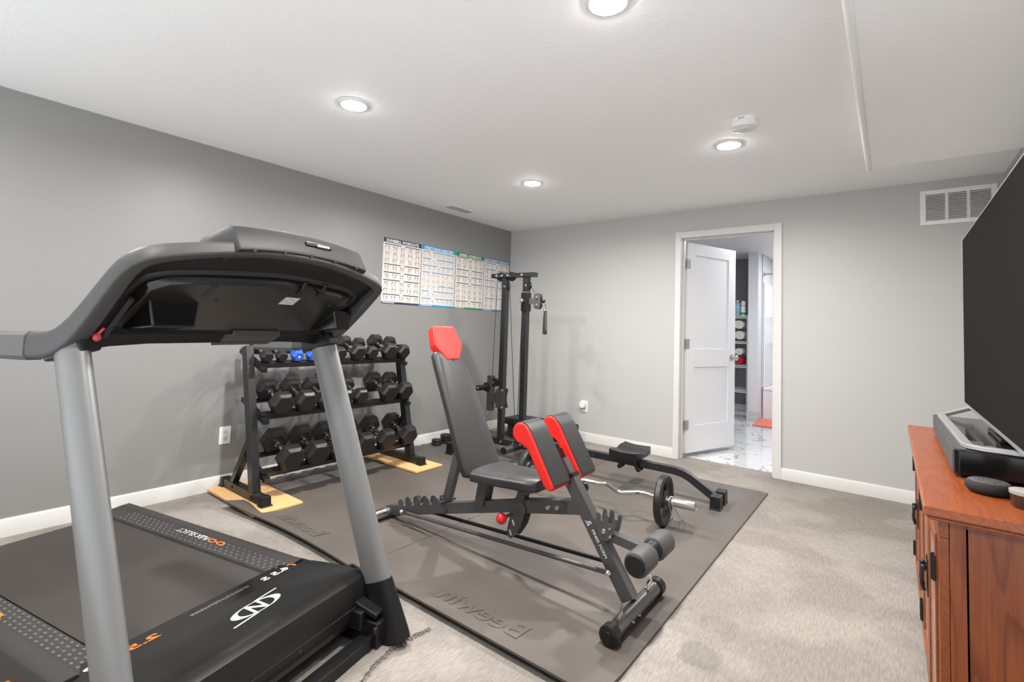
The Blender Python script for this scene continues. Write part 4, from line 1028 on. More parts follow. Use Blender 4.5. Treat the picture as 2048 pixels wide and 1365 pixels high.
# toothed ladder plates
bd = Vector((1.22 - 2.20, 0, 0.045 - 0.314)).normalized(); bu = Vector((bd.z, 0, -bd.x))
L0 = Vector((1.34, Y, 0.078))
for s in (-1, 1):
    poly = [(0, -0.022)]
    poly += [(0, 0.030)]
    for k in range(5):
        a = 0.004 + k * 0.074
        poly += [(a, 0.046), (a + 0.006, 0.056), (a + 0.024, 0.062), (a + 0.040, 0.056), (a + 0.045, 0.044), (a + 0.046, 0.030), (a + 0.054, 0.022), (a + 0.064, 0.024), (a + 0.070, 0.034)]
    poly += [(0.372, 0.062), (0.392, 0.050), (0.402, 0.0), (0.39, -0.022)]
    b = B(); b.prism(poly, L0 + Vector((0, s * 0.027 - 0.002, 0)), -bd, bu, (0, 0.004, 0)); b.build('ladder_plate', 'charcoal', bench)
# rear foot
b = B(); b.cyl((1.245, Y - 0.20, 0.045), (1.245, Y + 0.20, 0.045), 0.028, 20); rf = b.build('rear_foot', 'charcoal', bench)
for s in (-1, 1):
    b = B(); b.cyl((1.245, Y + s * 0.195, 0.045), (1.245, Y + s * 0.215, 0.045), 0.036, 14); b.build('end_cap', 'plastic', rf)
b = B(); b.cyl((1.245, Y - 0.19, 0.0462), (1.245, Y - 0.055, 0.0462), 0.0285, 20); lab(b.build('chrome_sleeve', 'chrome', rf), 'bright metal sleeve')
# side rods
for s in (-1, 1):
    p, q = Vector((1.39, Y + s * 0.047, 0.088)), Vector((2.685, Y + s * 0.047, 0.172))
    d = (q - p).normalized()
    b = B(); b.cyl(p + d * 0.05, q - d * 0.05, 0.0095, 14); b.beam(p - d * 0.012, p + d * 0.06, 0.006, 0.020); b.beam(q + d * 0.012, q - d * 0.06, 0.006, 0.020)
    rod = b.build('side_rod', 'black' if s > 0 else 'charcoal', bench)
    b = B()
    for e in (p, q): b.lathe([(0.014, 0), (0.013, 0.006), (0.007, 0.012), (0, 0.013)], e + Vector((0, s * 0.003, 0)), (0, s, 0), 10)
    b.build('rod_bolts', 'bolt', rod)
# seat
b = B(); secs = []
for x, w, z in ((1.972, 0.118, 0.413), (1.985, 0.143, 0.413), (2.10, 0.132, 0.416), (2.25, 0.116, 0.424), (2.325, 0.106, 0.428), (2.345, 0.085, 0.428)):
    q = [(Y - w, z + 0.001), (Y - w, z + 0.032), (Y - w + 0.016, z + 0.044), (Y - w * 0.4, z + 0.049), (Y + w * 0.4, z + 0.049), (Y + w - 0.016, z + 0.044), (Y + w, z + 0.032), (Y + w, z + 0.001), (Y + w - 0.012, z - 0.006), (Y - w + 0.012, z - 0.006)]
    secs.append([(x, a, c) for a, c in q])
b.sweep(None, secs); b.build('seat_pad', 'vinyl', bench, bevel=0.006, seg=3, angle=50)
b = B(); b.beam((1.955, Y - 0.03, 0.26), (1.985, Y - 0.03, 0.415), 0.006, 0.055, (1, 0, 0)); b.beam((1.955, Y + 0.03, 0.26), (1.985, Y + 0.03, 0.415), 0.006, 0.055, (1, 0, 0)); b.build('seat_hinge', 'charcoal', bench)
b = B(); b.beam((2.195, Y - 0.004, 0.30), (2.225, Y, 0.425), 0.045, 0.045, (1, 0, 0)); b.build('seat_support', 'charcoal', bench, bevel=0.003)
for s in (-1, 1):
    b = B(); b.prism([(-0.022, 0.04), (0.03, 0.055), (0.05, 0.03), (0.02, -0.06), (-0.015, -0.115), (-0.03, -0.128), (-0.05, -0.125), (-0.058, -0.105), (-0.05, -0.06)], (2.20, Y + s * 0.031 - 0.002, 0.285), (1, 0, 0), (0, 0, 1), (0, 0.004, 0)); pl = b.build('angle_plate', 'charcoal', bench)
    b = B()
    for x, z in ((-0.02, -0.05), (-0.036, -0.10)): b.beam((2.20 + x - 0.006, Y + s * 0.0335, 0.285 + z + 0.012), (2.20 + x + 0.006, Y + s * 0.0335, 0.285 + z - 0.012), 0.001, 0.008, (1, 0, 1))
    lab(b.build('slots', 'print', pl), 'light slots in the plate')
b = B(); b.cyl((2.168, Y - 0.03, 0.272), (2.160, Y - 0.085, 0.267), 0.008, 12); b.build('pin_shaft', 'charcoal', bench)
b = B(); b.ball((2.158, Y - 0.098, 0.266), 0.026, 20, 14); lab(b.build('pull_knob', 'redplastic', bench), 'round red pull knob')
# backrest
K0, K1 = Vector((1.958, Y, 0.446)), Vector((1.678, Y, 1.015)); kd = (K1 - K0).normalized(); kn = Vector((kd.z, 0, -kd.x))   # kn: front
R0 = K0 - kn * 0.0
b = B(); secs = []; Lk = (K1 - K0).length
def bsec(s, w, th, dip=0.0):
    c = K0 + kd * s
    return [c + Vector((0, a, 0)) + kn * d + kd * (-dip * max(0, 1 - (a / 0.062) ** 2)) for a, d in [(-w, -0.010), (-w + 0.012, 0.004), (-w * 0.62, 0.010), (-w * 0.35, 0.011), (0, 0.011), (w * 0.35, 0.011), (w * 0.62, 0.010), (w - 0.012, 0.004), (w, -0.010), (w - 0.004, -th), (w * 0.62, -th - 0.004), (w * 0.35, -th - 0.004), (0, -th - 0.004), (-w * 0.35, -th - 0.004), (-w * 0.62, -th - 0.004), (-w + 0.004, -th)]]
for s, w, th, dip in ((-0.028, 0.105, 0.035, 0), (-0.015, 0.130, 0.045, 0), (0.03, 0.140, 0.048, 0), (0.30, 0.128, 0.042, 0), (Lk - 0.05, 0.119, 0.04, 0.02), (Lk - 0.004, 0.116, 0.038, 0.055), (Lk + 0.012, 0.106, 0.030, 0.060)):
    secs.append(bsec(s, w, th, dip))
b.sweep(None, secs); b.build('backrest_pad', 'vinyl', bench, bevel=0.004, angle=60)
hb = K0 + kd * (Lk - 0.045)
b = B(); prof = [(-0.047, 0.0), (0.047, 0.0), (0.108, 0.085), (0.107, 0.10), (0.086, 0.195), (0.075, 0.205), (-0.075, 0.205), (-0.086, 0.195), (-0.107, 0.10), (-0.108, 0.085)]
b.prism([(c, d) for c, d in prof], hb - kn * 0.034, (0, 1, 0), kd, kn * 0.05); lab(b.build('headrest_pad', 'redvinyl', bench, bevel=0.010, seg=4, angle=50), 'red headrest pad')
b = B(); b.beam(K0 - kd * 0.02 - kn * 0.065, K1 + kd * 0.08 - kn * 0.062, 0.04, 0.04, kn); b.build('back_frame', 'charcoal', bench, bevel=0.003)
b = B(); b.beam((1.705, Y, 0.222), (1.795, Y, 0.55), 0.035, 0.045, (1, 0, 0)); b.cyl((1.705, Y - 0.06, 0.215), (1.705, Y + 0.06, 0.215), 0.009, 12); b.build('back_strut', 'charcoal', bench, bevel=0.002)
# arm pads
for s in (-1, 1):
    yc = Y + s * 0.118; hw = 0.070
    A0, A1 = Vector((2.474, yc, 0.514)), Vector((2.334, yc, 0.748)); ad = (A1 - A0).normalized(); an = Vector((ad.z, 0, -ad.x)); LA = (A1 - A0).length
    side = [(-0.030, 0.004), (-0.026, -0.018), (0.0, -0.032), (LA * 0.62, -0.038), (LA * 0.70, -0.054), (LA * 0.80, -0.078), (LA * 0.92, -0.086), (LA * 1.02, -0.070), (LA * 1.06, -0.038), (LA * 1.03, -0.008), (LA * 0.95, 0.008), (LA * 0.80, 0.014), (0.0, 0.014), (-0.020, 0.012)]
    b = B(); b.prism(side, (A0.x, yc - hw, A0.z), ad, an, (0, 2 * hw, 0)); pad = b.build('arm_pad', 'redvinyl', bench, bevel=0.010, seg=3, angle=45); lab(pad, 'arm pad with red sides')
    b = B(); out = [(LA * 1.045, -0.066), (LA * 1.072, -0.038), (LA * 1.045, -0.003), (LA * 0.96, 0.015), (LA * 0.80, 0.021), (0.0, 0.021), (-0.018, 0.018), (-0.024, 0.008)]
    inn = [(0.0, 0.0), (LA * 0.80, 0.0), (LA * 0.95, -0.006), (LA * 1.0, -0.02), (LA * 1.02, -0.04), (LA * 1.0, -0.06)]
    b.prism(out + inn, (A0.x, yc - hw + 0.008, A0.z), ad, an, (0, 2 * hw - 0.012, 0)); lab(b.build('pad_cover', 'vinyl', pad, bevel=0.008, seg=3, angle=45), 'black top cover')
b = B(); b.beam((2.400, Y - 0.14, 0.590), (2.400, Y + 0.14, 0.590), 0.05, 0.006, Vector((0.86, 0, 0.52))); b.build('pad_bracket', 'plastic', bench)
# leg roller arm with selector plates
J = PB + pd * 0.295
for s in (-1, 1):
    b = B(); poly = [(-0.045, -0.01), (-0.055, 0.035), (-0.050, 0.075), (-0.040, 0.085), (-0.030, 0.075), (-0.028, 0.050), (-0.014, 0.048), (-0.012, 0.082), (0.0, 0.088), (0.010, 0.080), (0.012, 0.045), (0.026, 0.042), (0.034, 0.070), (0.046, 0.074), (0.052, 0.055), (0.040, 0.0), (0.010, -0.04), (-0.03, -0.05)]
    b.prism(poly, J + Vector((0.066, s * 0.029 - 0.002, 0.006)), (0.86, 0, 0), (0, 0, 0.86), (0, 0.004, 0)); sp = b.build('selector_plate', 'charcoal', bench)
    b = B()
    for x, z, r in ((-0.01, 0.0, 0.011), (0.02, -0.015, 0.007), (0.018, 0.018, 0.006)): b.lathe([(r, 0), (r * .8, 0.005), (0, 0.006)], J + Vector((0.066 + x, s * 0.031, 0.006 + z)), (0, s, 0), 10)
    b.build('plate_bolts', 'bolt', sp)
RC = Vector((2.845, Y, 0.288))
b = B(); b.beam(J + Vector((0.03, 0, -0.01)), RC, 0.038, 0.038); b.build('roller_arm', 'charcoal', bench, bevel=0.002)
for s in (-1, 1):
    b = B(); b.lathe([(0.038, 0), (0.047, 0.004), (0.0485, 0.012), (0.0485, 0.110), (0.045, 0.118), (0.040, 0.120)], RC + Vector((0, s * 0.032, 0)), (0, s, 0), 32); ro = b.build('foam_roller', 'foam', bench, angle=60)
    b = B(); b.lathe([(0.040, 0.118), (0.041, 0.122), (0.036, 0.127), (0, 0.127)], RC + Vector((0, s * 0.032, 0)), (0, s, 0), 28); b.build('roller_cap', 'plastic', ro)
b = B(); b.lathe([(0.034 + 0.004 * (k % 2), -0.032 + k * 0.004) for k in range(17)], RC, (0, 1, 0), 20); b.build('bellows', 'plastic', bench)

# ------------------------------------------------------------------ curl bar with plates
ez = thing('curl_bar', 'chrome zigzag curl bar loaded with two plates, on the mat', 'barbell', (2.06, -1.70, MZ))
EO = Vector((2.06, -1.70, MZ)); PR = 0.150; zc = MZ + PR
E0, E1 = Vector((1.60, -1.725, zc)), Vector((2.50, -1.663, zc)); ed = (E1 - E0).normalized(); es = Vector((-ed.y, ed.x, 0))
pts = []
Lz = (E1 - E0).length
for f, o_ in ((0, 0), (0.10, 0), (0.215, 0.055), (0.32, -0.050), (0.42, 0.03), (0.52, 0.03), (0.60, 0.060), (0.74, -0.055), (0.86, 0.045), (1.0, 0.0)):
    pts.append(E0 + ed * (Lz * f) + es * o_)
pts2 = []
for i, p in enumerate(pts):
    if 0 < i < len(pts) - 1:
        pts2 += [p + (pts[i - 1] - p).normalized() * 0.022, p + (pts[i - 1] - p).normalized() * 0.007 + (pts[i + 1] - p).normalized() * 0.007, p + (pts[i + 1] - p).normalized() * 0.022]
    else: pts2.append(p)
b = MB(EO); b.tube(pts2, 0.0145, 16); b.build('shaft', 'chrome', ez)
for p, d in ((E1, ed), (E0, -ed)):
    b = MB(EO); b.lathe([(0.0, -0.012), (0.040, -0.012), (0.040, 0.0), (0.0255, 0.0), (0.0255, 0.205), (0.0235, 0.208), (0.017, 0.208), (0.016, 0.200), (0, 0.200)], p, d, 28); b.build('sleeve', 'chrome', ez)
def plate(label, c, d, grp='weight plates on the curl bar', R=PR):
    c = Vector(c); d = Vector(d); t = thing('weight_plate', label, 'weight plate', c, group=grp)
    b = MB(c); w = 0.021
    prof = [(0.026, -w * 0.9), (0.045, -w * 0.9), (0.058, -w * 0.75), (0.066, -w * 0.25), (0.105, -w * 0.25), (0.116, -w * 0.85), (0.126, -w), (0.142, -w), (0.149, -w * 0.6), (0.150, 0)]
    k = R / 0.150; prof = [(r * k if i > 1 else r, z) for i, (r, z) in enumerate(prof)]
    prof = prof + [(r, -z) for r, z in prof[-2::-1]] + [(0.026, -w * 0.9)]
    b.lathe(prof, c, d, 48); b.build('disc', 'iron', t)
    b = MB(c)
    a = Vector((0, 0, 1)); s = d.cross(a)
    for sg in (1, -1):
        for k in range(3):
            th = PI / 2 + k * 2 * PI / 3; rd = a * math.sin(th) + s * math.cos(th)
            b.beam(c + rd * 0.06 + d * (sg * 0.010), c + rd * 0.112 + d * (sg * 0.010), 0.012, 0.012, d)
    b.build('ribs', 'iron', t)
    return t
plate('black iron plate at the near end of the curl bar', E1 + ed * 0.024, ed)
plate('black iron plate on the far end of the curl bar, behind the bench', E0 - ed * 0.024, ed)
c = E1 + ed * 0.060; SC = Vector((c.x, c.y, MZ))
cl = thing('spring_clip', 'chrome spring clip on the near sleeve of the curl bar', 'clip', SC)
pts = []
for k in range(50):
    a = k / 16 * 2 * PI - PI * 0.62; pts.append(c + ed * (k * 0.0004) + (Vector((0, 0, 1)) * math.cos(a) + es * math.sin(a)) * 0.0285)
b = MB(SC); b.tube(pts, 0.003, 7); b.build('coil', 'chrome', cl)
for k in (0, -1):
    p = pts[k]; o_ = ed * (0.030 if k == 0 else 0.060)
    b = MB(SC); q = Vector((p.x, p.y - 0.005, 0.020)) + o_
    b.tube([p, q + Vector((0, 0, 0.055)), q + Vector((-0.016, 0, 0.040)), q + Vector((-0.016, 0, 0.008)), q + Vector((0.0, 0, 0.0)), q + Vector((0.014, 0, 0.008)), q + Vector((0.016, 0, 0.045)), q + Vector((0.0, 0, 0.062))], 0.0032, 7); b.build('handle', 'chrome', cl)

# ------------------------------------------------------------------ cable tower with rowing rail
TO = Vector((1.0, -1.13, MZ)); ta = math.radians(2.2); tx_ = Vector((math.cos(ta), math.sin(ta), 0)); ty_ = Vector((-math.sin(ta), math.cos(ta), 0))
tower = thing('cable_tower', 'black cable pulley tower with a low rail and sliding seat', 'cable machine', TO)
TX = lambda x, y=0.0, z=0.0: TO + tx_ * (x - 1.0) + ty_ * y + Vector((0, 0, z - MZ))
RT = Matrix((tx_, ty_, Vector((0, 0, 1)))).transposed()
def Tm(): return MB(TO)
XA, XB = 0.838, 1.068
b = Tm(); b.beam(TX(0.42, 0, 0.142), TX(1.24, 0, 0.142), 0.05, 0.055); base_ = b.build('base_beam', 'rackblack', tower, bevel=0.003)
b = Tm()
for x in (0.86, 0.99, 1.07, 1.12): b.lathe([(0.011, 0), (0.010, 0.006), (0, 0.008)], TX(x, -0.026, 0.145), -ty_, 10)
b.build('bolts', 'bolt', base_)
b = Tm(); b.beam(TX(0.47, -0.25, 0.085), TX(0.47, 0.25, 0.085), 0.05, 0.05); xf = b.build('cross_foot', 'rackblack', tower, bevel=0.003)
for s in (-1, 1):
    b = Tm(); b.box(TX(0.47, s * 0.25, 0.062), (0.064, 0.064, 0.10), RT); b.box(TX(0.47, s * 0.25, 0.016), (0.078, 0.078, 0.010), RT); b.build('rubber_foot', 'plastic', xf, bevel=0.004)
b = Tm(); b.cyl(TX(1.045, -0.24, 0.132), TX(1.045, 0.24, 0.132), 0.030, 18); fr = b.build('foot_rest', 'plastic', tower)
b = Tm(); b.cyl(TX(1.045, -0.235, 0.132), TX(1.045, -0.13, 0.132), 0.0306, 18); lab(b.build('metal_sleeve', 'gunshine', fr), 'shiny brownish sleeve')
for nm, x, zt in (('rear_post', XA, 1.60), ('front_post', XB, 1.60)):
    b = Tm(); b.beam(TX(x, 0, 0.165), TX(x, 0, zt + 0.025), 0.05, 0.05, (1, 0, 0)); b.build(nm, 'charcoal' if False else 'rackblack', tower, bevel=0.002)
M['postgray'] = mat('post_side_gray', (0.03, 0.03, 0.032), 0.35)
b = Tm()
for k in range(12): b.lathe([(0.005, 0), (0.005, 0.0006), (0, 0.0006)], TX(XB - 0.004, -0.0251, 1.28 - k * 0.088), -ty_, 10)
lab(b.build('pin_holes', 'slot', tower), 'row of dark pin holes')
b = Tm(); b.beam(TX(0.69, 0, 1.640), TX(1.165, 0, 1.640), 0.062, 0.040); top = b.build('top_beam', 'rackblack', tower, bevel=0.003)
b = Tm()
for x in (0.755, 0.815, 0.88, 1.035): b.lathe([(0.012, 0), (0.011, 0.006), (0, 0.009)], TX(x, -0.032, 1.640), -ty_, 10)
b.build('bolts', 'bolt', top)
def pulley(x, z, r=0.042, y=0.0, w=0.024, nm='pulley'):
    b = Tm(); b.lathe([(0, -w / 2), (r, -w / 2), (r, -w / 2 + 0.003), (r * 0.84, 0), (r, w / 2 - 0.003), (r, w / 2), (0, w / 2)], TX(x, y, z), ty_, 22); p = b.build(nm, 'plastic', tower)
    b = Tm(); b.lathe([(0.010, 0), (0.009, 0.004), (0, 0.006)], TX(x, y - 0.026, z), -ty_, 10); b.build('axle_bolt', 'bolt', p); return p
for x, z in ((0.785, 1.632), (0.905, 1.632), (XA + 0.006, 1.540), (XB + 0.008, 1.545), (1.035, 0.20)): pulley(x, z)
# sliding carriage on the front post
b = Tm(); b.box(TX(XB, 0, 1.400), (0.066, 0.066, 0.165), RT); car = b.build('slider_sleeve', 'black', tower, bevel=0.003)
b = Tm(); b.cyl(TX(XB - 0.002, -0.03, 1.405), TX(XB - 0.002, -0.055, 1.405), 0.011, 14); b.lathe([(0.016, 0), (0.018, 0.004), (0.018, 0.026), (0.014, 0.03), (0, 0.03)], TX(XB - 0.002, -0.052, 1.405), -ty_, 18); b.build('pull_pin', 'nickel', car)
b = Tm(); b.box(TX(XB, 0, 1.484), (0.054, 0.054, 0.006), RT); lab(b.build('bushing', 'brass', car), 'tan bushing')
b = Tm(); b.beam(TX(XB + 0.03, 0, 1.405), TX(XB + 0.115, 0, 1.405), 0.008, 0.05); b.build('bracket_arm', 'charcoal', car)
for s in (-1, 1):
    b = Tm(); poly = []
    for zc_, a0 in ((0.034, -20), (-0.034, 160)):
        for k in range(13):
            a = math.radians(a0 + k * 220 / 12); poly.append((0.036 * math.cos(a), zc_ + 0.036 * math.sin(a)))
    b.prism(poly, TX(XB + 0.125, s * 0.018 - 0.002, 1.405), tx_, (0, 0, 1), ty_ * 0.004); pb = b.build('pulley_plate', 'charcoal', car)
    b = Tm()
    for z in (0.034, -0.034): b.lathe([(0.010, 0), (0.009, 0.005), (0, 0.007)], TX(XB + 0.125, s * 0.021, 1.405 + z), ty_ * s, 10)
    b.build('bolts', 'bolt', pb)
pulley(XB + 0.125, 1.439, 0.030, 0, 0.022); pulley(XB + 0.125, 1.371, 0.030, 0, 0.022)
b = Tm(); b.ball(TX(XB + 0.183, 0, 1.405), 0.017, 14, 10); b.build('cable_stop', 'plastic', tower)
# weight carriage on the rear post
M['gun'] = mat('gunmetal', (0.045, 0.042, 0.038), 0.4, metal=0.3)
for s in (-1, 1):
    b = Tm(); w, h = 0.046, 0.085
    poly = [(-w, -h), (w * .6, -h - 0.004), (w, -h + .01), (w * .72, -h * .4), (w * .66, 0), (w * .72, h * .4), (w, h - .01), (w * .6, h + 0.004), (-w, h), (-w * .8, h * .4), (-w * .8, -h * .4)]
    b.prism(poly, TX(XA - 0.004, s * 0.036 - 0.003, 0.525), tx_, (0, 0, 1), ty_ * 0.006); cp = b.build('carriage_plate', 'gun', tower)
    b = Tm()
    for x, z in ((-0.036, -0.072), (0.034, -0.076), (-0.036, 0.072), (0.034, 0.076)): b.lathe([(0.010, 0), (0.009, 0.006), (0, 0.008)], TX(XA - 0.004 + x, s * 0.040, 0.525 + z), ty_ * s, 10)
    b.build('bolts', 'bolt', cp)
b = Tm(); b.beam(TX(XA - 0.05, 0, 0.525), TX(XA - 0.13, 0, 0.525), 0.06, 0.09); b.beam(TX(XA - 0.13, 0, 0.40), TX(XA - 0.13, 0, 0.72), 0.055, 0.05, (1, 0, 0)); b.build('weight_bracket', 'gun', tower, bevel=0.003)
b = Tm(); b.cyl(TX(XA - 0.155, -0.03, 0.615), TX(XA - 0.155, -0.16, 0.615), 0.025, 18); b.cyl(TX(XA - 0.155, -0.02, 0.615), TX(XA - 0.155, -0.04, 0.615), 0.042, 20); wp = b.build('weight_peg', 'plastic', tower)
b = Tm(); b.lathe([(0.012, 0), (0.010, 0.005), (0, 0.007)], TX(XA - 0.155, -0.16, 0.615), -ty_, 10); b.build('bolt', 'bolt', wp)
pulley(XA - 0.085, 0.66, 0.040)
# cables
for pts in ([TX(0.745, -0.003, 1.63), TX(XA - 0.115, -0.003, 0.70)], [TX(0.80, 0, 1.54), TX(XA - 0.045, 0, 0.68)], [TX(XA + 0.047, 0, 1.54), TX(0.998, 0, 0.20)], [TX(XB - 0.033, -0.01, 1.32), TX(1.072 - 0.06, 0, 0.20)], [TX(XB + 0.05, 0, 1.545), TX(XB + 0.100, 0, 1.455)], [TX(XB + 0.15, 0, 1.405), TX(XB + 0.18, 0, 1.405)]):
    b = Tm(); b.cyl(pts[0], pts[1], 0.003, 8); b.build('cable', 'cable', tower)
# rail, end foot
zr = 0.192
path = [TX(1.20, 0, zr)] + [TX(x, 0, z) for x, z in ((1.6, zr), (2.0, zr), (2.38, zr - 0.002), (2.44, zr - 0.010), (2.49, zr - 0.028), (2.54, zr - 0.058), (2.60, 0.098), (2.66, 0.062))]
secs = []
for i, p in enumerate(path):
    t = (path[min(i + 1, len(path) - 1)] - path[max(i - 1, 0)]).normalized(); u = ty_.cross(t); u = -u if u.z < 0 else u
    secs.append([p + ty_ * a * 0.025 + u * c * 0.026 for a, c in ((-1, -1), (1, -1), (1, 1), (-1, 1))])
b = Tm(); b.sweep(None, secs); rail_ = b.build('rail', 'rackblack', tower, bevel=0.003, angle=40)
b = Tm()
for x in (1.66, 1.76, 2.16, 2.27): b.lathe([(0.008, 0), (0.008, 0.0005), (0, 0.0005)], TX(x, -0.0252, zr), -ty_, 10)
b.build('rail_holes', 'slot', rail_)
b = Tm(); b.beam(TX(2.685, -0.11, 0.060), TX(2.685, 0.11, 0.060), 0.05, 0.05); ef = b.build('end_foot', 'rackblack', tower)
for s in (-1, 1):
    b = Tm(); b.box(TX(2.685, s * 0.070, 0.058), (0.064, 0.088, 0.078), RT); b.box(TX(2.685, s * 0.070, 0.015), (0.070, 0.094, 0.010), RT); b.build('rubber_cap', 'plastic', ef, bevel=0.004)
b = Tm(); b.beam(TX(1.20, 0, zr), TX(1.18, 0, 0.15), 0.05, 0.06); b.build('rail_bracket', 'rackblack', tower)
# seat on the rail: saddle with raised rims
b = Tm(); secs = []; sx, sw = 0.115, 0.155; nz = 10
for i in range(nz + 1):
    f = i / nz * 2 - 1; row = []
    y = f * sw; hump = 0.026 * abs(f) ** 2.5 - 0.006 * math.cos(f * PI * 2)
    tp = []
    for k in range(9):
        g = k / 8 * 2 - 1; tp.append(TX(2.055 + g * sx * (1 - 0.10 * abs(f) ** 3), y, 0.268 + hump + 0.012 * g ** 2 * (1 if g < 0 else 0.4)))
    row = tp + [TX(2.055 + sx * (1 - .1 * abs(f) ** 3), y, 0.236), TX(2.055 - sx * (1 - .1 * abs(f) ** 3), y, 0.236)]
    secs.append(row)
b.sweep(None, secs); b.build('seat', 'softplastic' if False else 'plastic', tower, bevel=0.005, angle=40)
for s in (-1, 1):
    b = Tm(); poly = [(-0.075, 0.045), (0.065, 0.045), (0.065, 0.0), (0.085, -0.045), (0.080, -0.06), (0.060, -0.055), (0.03, -0.01), (-0.035, -0.01), (-0.065, -0.055), (-0.085, -0.055), (-0.088, -0.04), (-0.07, 0.0)]
    b.prism(poly, TX(2.06, s * 0.033 - 0.002, zr), tx_, (0, 0, 1), ty_ * 0.004); tr = b.build('trolley_plate', 'rackblack', tower)
    b = Tm()
    for x in (-0.075, 0.072): b.lathe([(0.016, -0.02), (0.016, 0), (0.008, 0.006), (0, 0.007)], TX(2.06 + x, s * 0.037, zr - 0.045), ty_ * s, 12)
    b.build('rollers', 'plastic', tr)
# strap handle hanging from the pulley
HO = TX(XB + 0.200, 0, 1.13)
hs = thing('strap_handle', 'black strap grip handle hanging from the tower pulley', 'handle', HO)
b = MB(HO); b.tube([TX(XB + 0.196, 0, 1.400), TX(XB + 0.203, -0.004, 1.385), TX(XB + 0.203, 0.004, 1.365), TX(XB + 0.203, -0.004, 1.345), TX(XB + 0.202, 0, 1.325)], 0.004, 8)
b.tube([TX(XB + 0.202 + 0.010 * math.cos(k * PI / 5), 0.0, 1.345 + 0.028 * math.sin(k * PI / 5)) for k in range(10)], 0.003, 6, closed=True); b.tube([TX(XB + 0.185, 0, 1.320), TX(XB + 0.190, 0, 1.335), TX(XB + 0.214, 0, 1.335), TX(XB + 0.219, 0, 1.320)], 0.003, 6, closed=True); b.build('carabiner', 'chrome', hs)
b = MB(HO)
for x0, x1 in ((XB + 0.196, XB + 0.190), (XB + 0.206, XB + 0.214)): b.beam(TX(x0, 0, 1.322), TX(x1, 0, 1.150), 0.030, 0.004, (1, 0, 0))
M['strap'] = mat('strap_webbing', (0.075, 0.068, 0.060), 0.7); b.build('strap', 'strap', hs)
b = MB(HO); b.cyl(TX(XB + 0.202, 0, 1.135) - Vector((-0.036, 0.050, 0)), TX(XB + 0.202, 0, 1.135) + Vector((-0.036, 0.050, 0)), 0.019, 18); b.build('grip', 'plastic', hs)

# ------------------------------------------------------------------ small plates by the wall, step platform
def stack(x, y, r, n, w, labels):
    for k in range(n):
        c = Vector((x, y, 0.0105 + w * (k + 0.5) + 0.0006 * k)); t = thing('weight_plate', labels[k], 'weight plate', c - Vector((0, 0, w / 2)), group='small plates stacked by the gray wall')
        b = MB(c - Vector((0, 0, w / 2))); b.lathe([(0.013, -w / 2), (r * 0.9, -w / 2), (r, -w / 2 + 0.004), (r, w / 2 - 0.004), (r * 0.92, w / 2), (r * 0.80, w / 2), (r * 0.74, w / 2 - 0.004), (0.03, w / 2 - 0.004), (0.026, w / 2), (0.013, w / 2), (0.013, -w / 2)], c, (0, 0, 1), 30); b.build('disc', 'iron', t)
stack(0.155, -1.265, 0.050, 2, 0.027, ['lower plate of the short stack by the gray wall', 'upper plate of the short stack by the gray wall'])
stack(0.150, -1.130, 0.062, 3, 0.026, ['bottom plate of the taller stack by the gray wall', 'middle plate of the taller stack by the gray wall', 'top plate of the taller stack by the gray wall'])
SP = Vector((0.72, -0.32, 0))
stp = thing('step_platform', 'black aerobic step with a blue patch near the back wall', 'step platform', SP)
b = MB(SP); b.bx(0.33, 1.10, -0.47, -0.17, 0.135, 0.205); b.build('deck', 'plastic', stp, bevel=0.022, seg=4)
b = MB(SP); b.prism([(0.20 * math.cos(2 * PI * k / 32), 0.075 * math.sin(2 * PI * k / 32)) for k in range(32)], (0.80, -0.32, 0.2048), (1, 0, 0), (0, 1, 0), (0, 0, 0.0015)); lab(b.build('grip_patch', 'bluefoam', stp), 'blue non-slip patch')
for x in (0.35, 0.93):
    b = MB(SP); b.bx(x, x + 0.15, -0.455, -0.185, 0.0005, 0.055); b.bx(x + 0.02, x + 0.13, -0.435, -0.205, 0.055, 0.14); b.build('riser', 'softplastic', stp, bevel=0.008)

# ------------------------------------------------------------------ media console
CX0, CX1, CY0, CY1, CZ = 3.668, 4.196, -2.955, -1.43, 0.75
CO = Vector(((CX0 + CX1) / 2, (CY0 + CY1) / 2, 0))
con = thing('media_console', 'reddish oak media console with glass doors along the right wall', 'cabinet', CO)
Cm = lambda: MB(CO)
b = Cm(); b.bx(CX0, CX1, CY0, CY1, CZ - 0.026, CZ); b.bx(CX0 + 0.007, CX1, CY0 + 0.007, CY1 - 0.007, CZ - 0.036, CZ - 0.026); b.build('worktop', 'oak_top', con, bevel=0.004)
bx0 = CX0 + 0.030; y0, y1 = CY0 + 0.028, CY1 - 0.028; zb = CZ - 0.036
for yy, s in ((y0, 1), (y1, -1)):
    b = Cm(); ya, yb = (yy, yy + 0.022 * s); ya, yb = min(ya, yb), max(ya, yb)
    b.bx(bx0 + 0.0205, bx0 + 0.052, ya, yb, 0, zb); b.bx(CX1 - 0.055, CX1 - 0.004, ya, yb, 0, zb); b.bx(bx0 + 0.052, CX1 - 0.055, ya, yb, zb - 0.012, zb); b.bx(bx0 + 0.052, CX1 - 0.055, ya, yb, 0.02, 0.07)
    b.build('side_frame', 'oak_side', con, bevel=0.002)
    b = Cm(); ym = (ya + yb) / 2; b.bx(bx0 + 0.056, CX1 - 0.056, ym - 0.005, ym + 0.005, 0.07, zb - 0.012); b.build('side_panel', 'oak_side', con)
b = Cm(); b.bx(bx0 + 0.02, CX1 - 0.01, y0 + 0.022, y1 - 0.022, 0.07, 0.09); b.bx(CX1 - 0.02, CX1 - 0.006, y0 + 0.022, y1 - 0.022, 0.09, zb); b.build('carcass', 'oak_side', con)
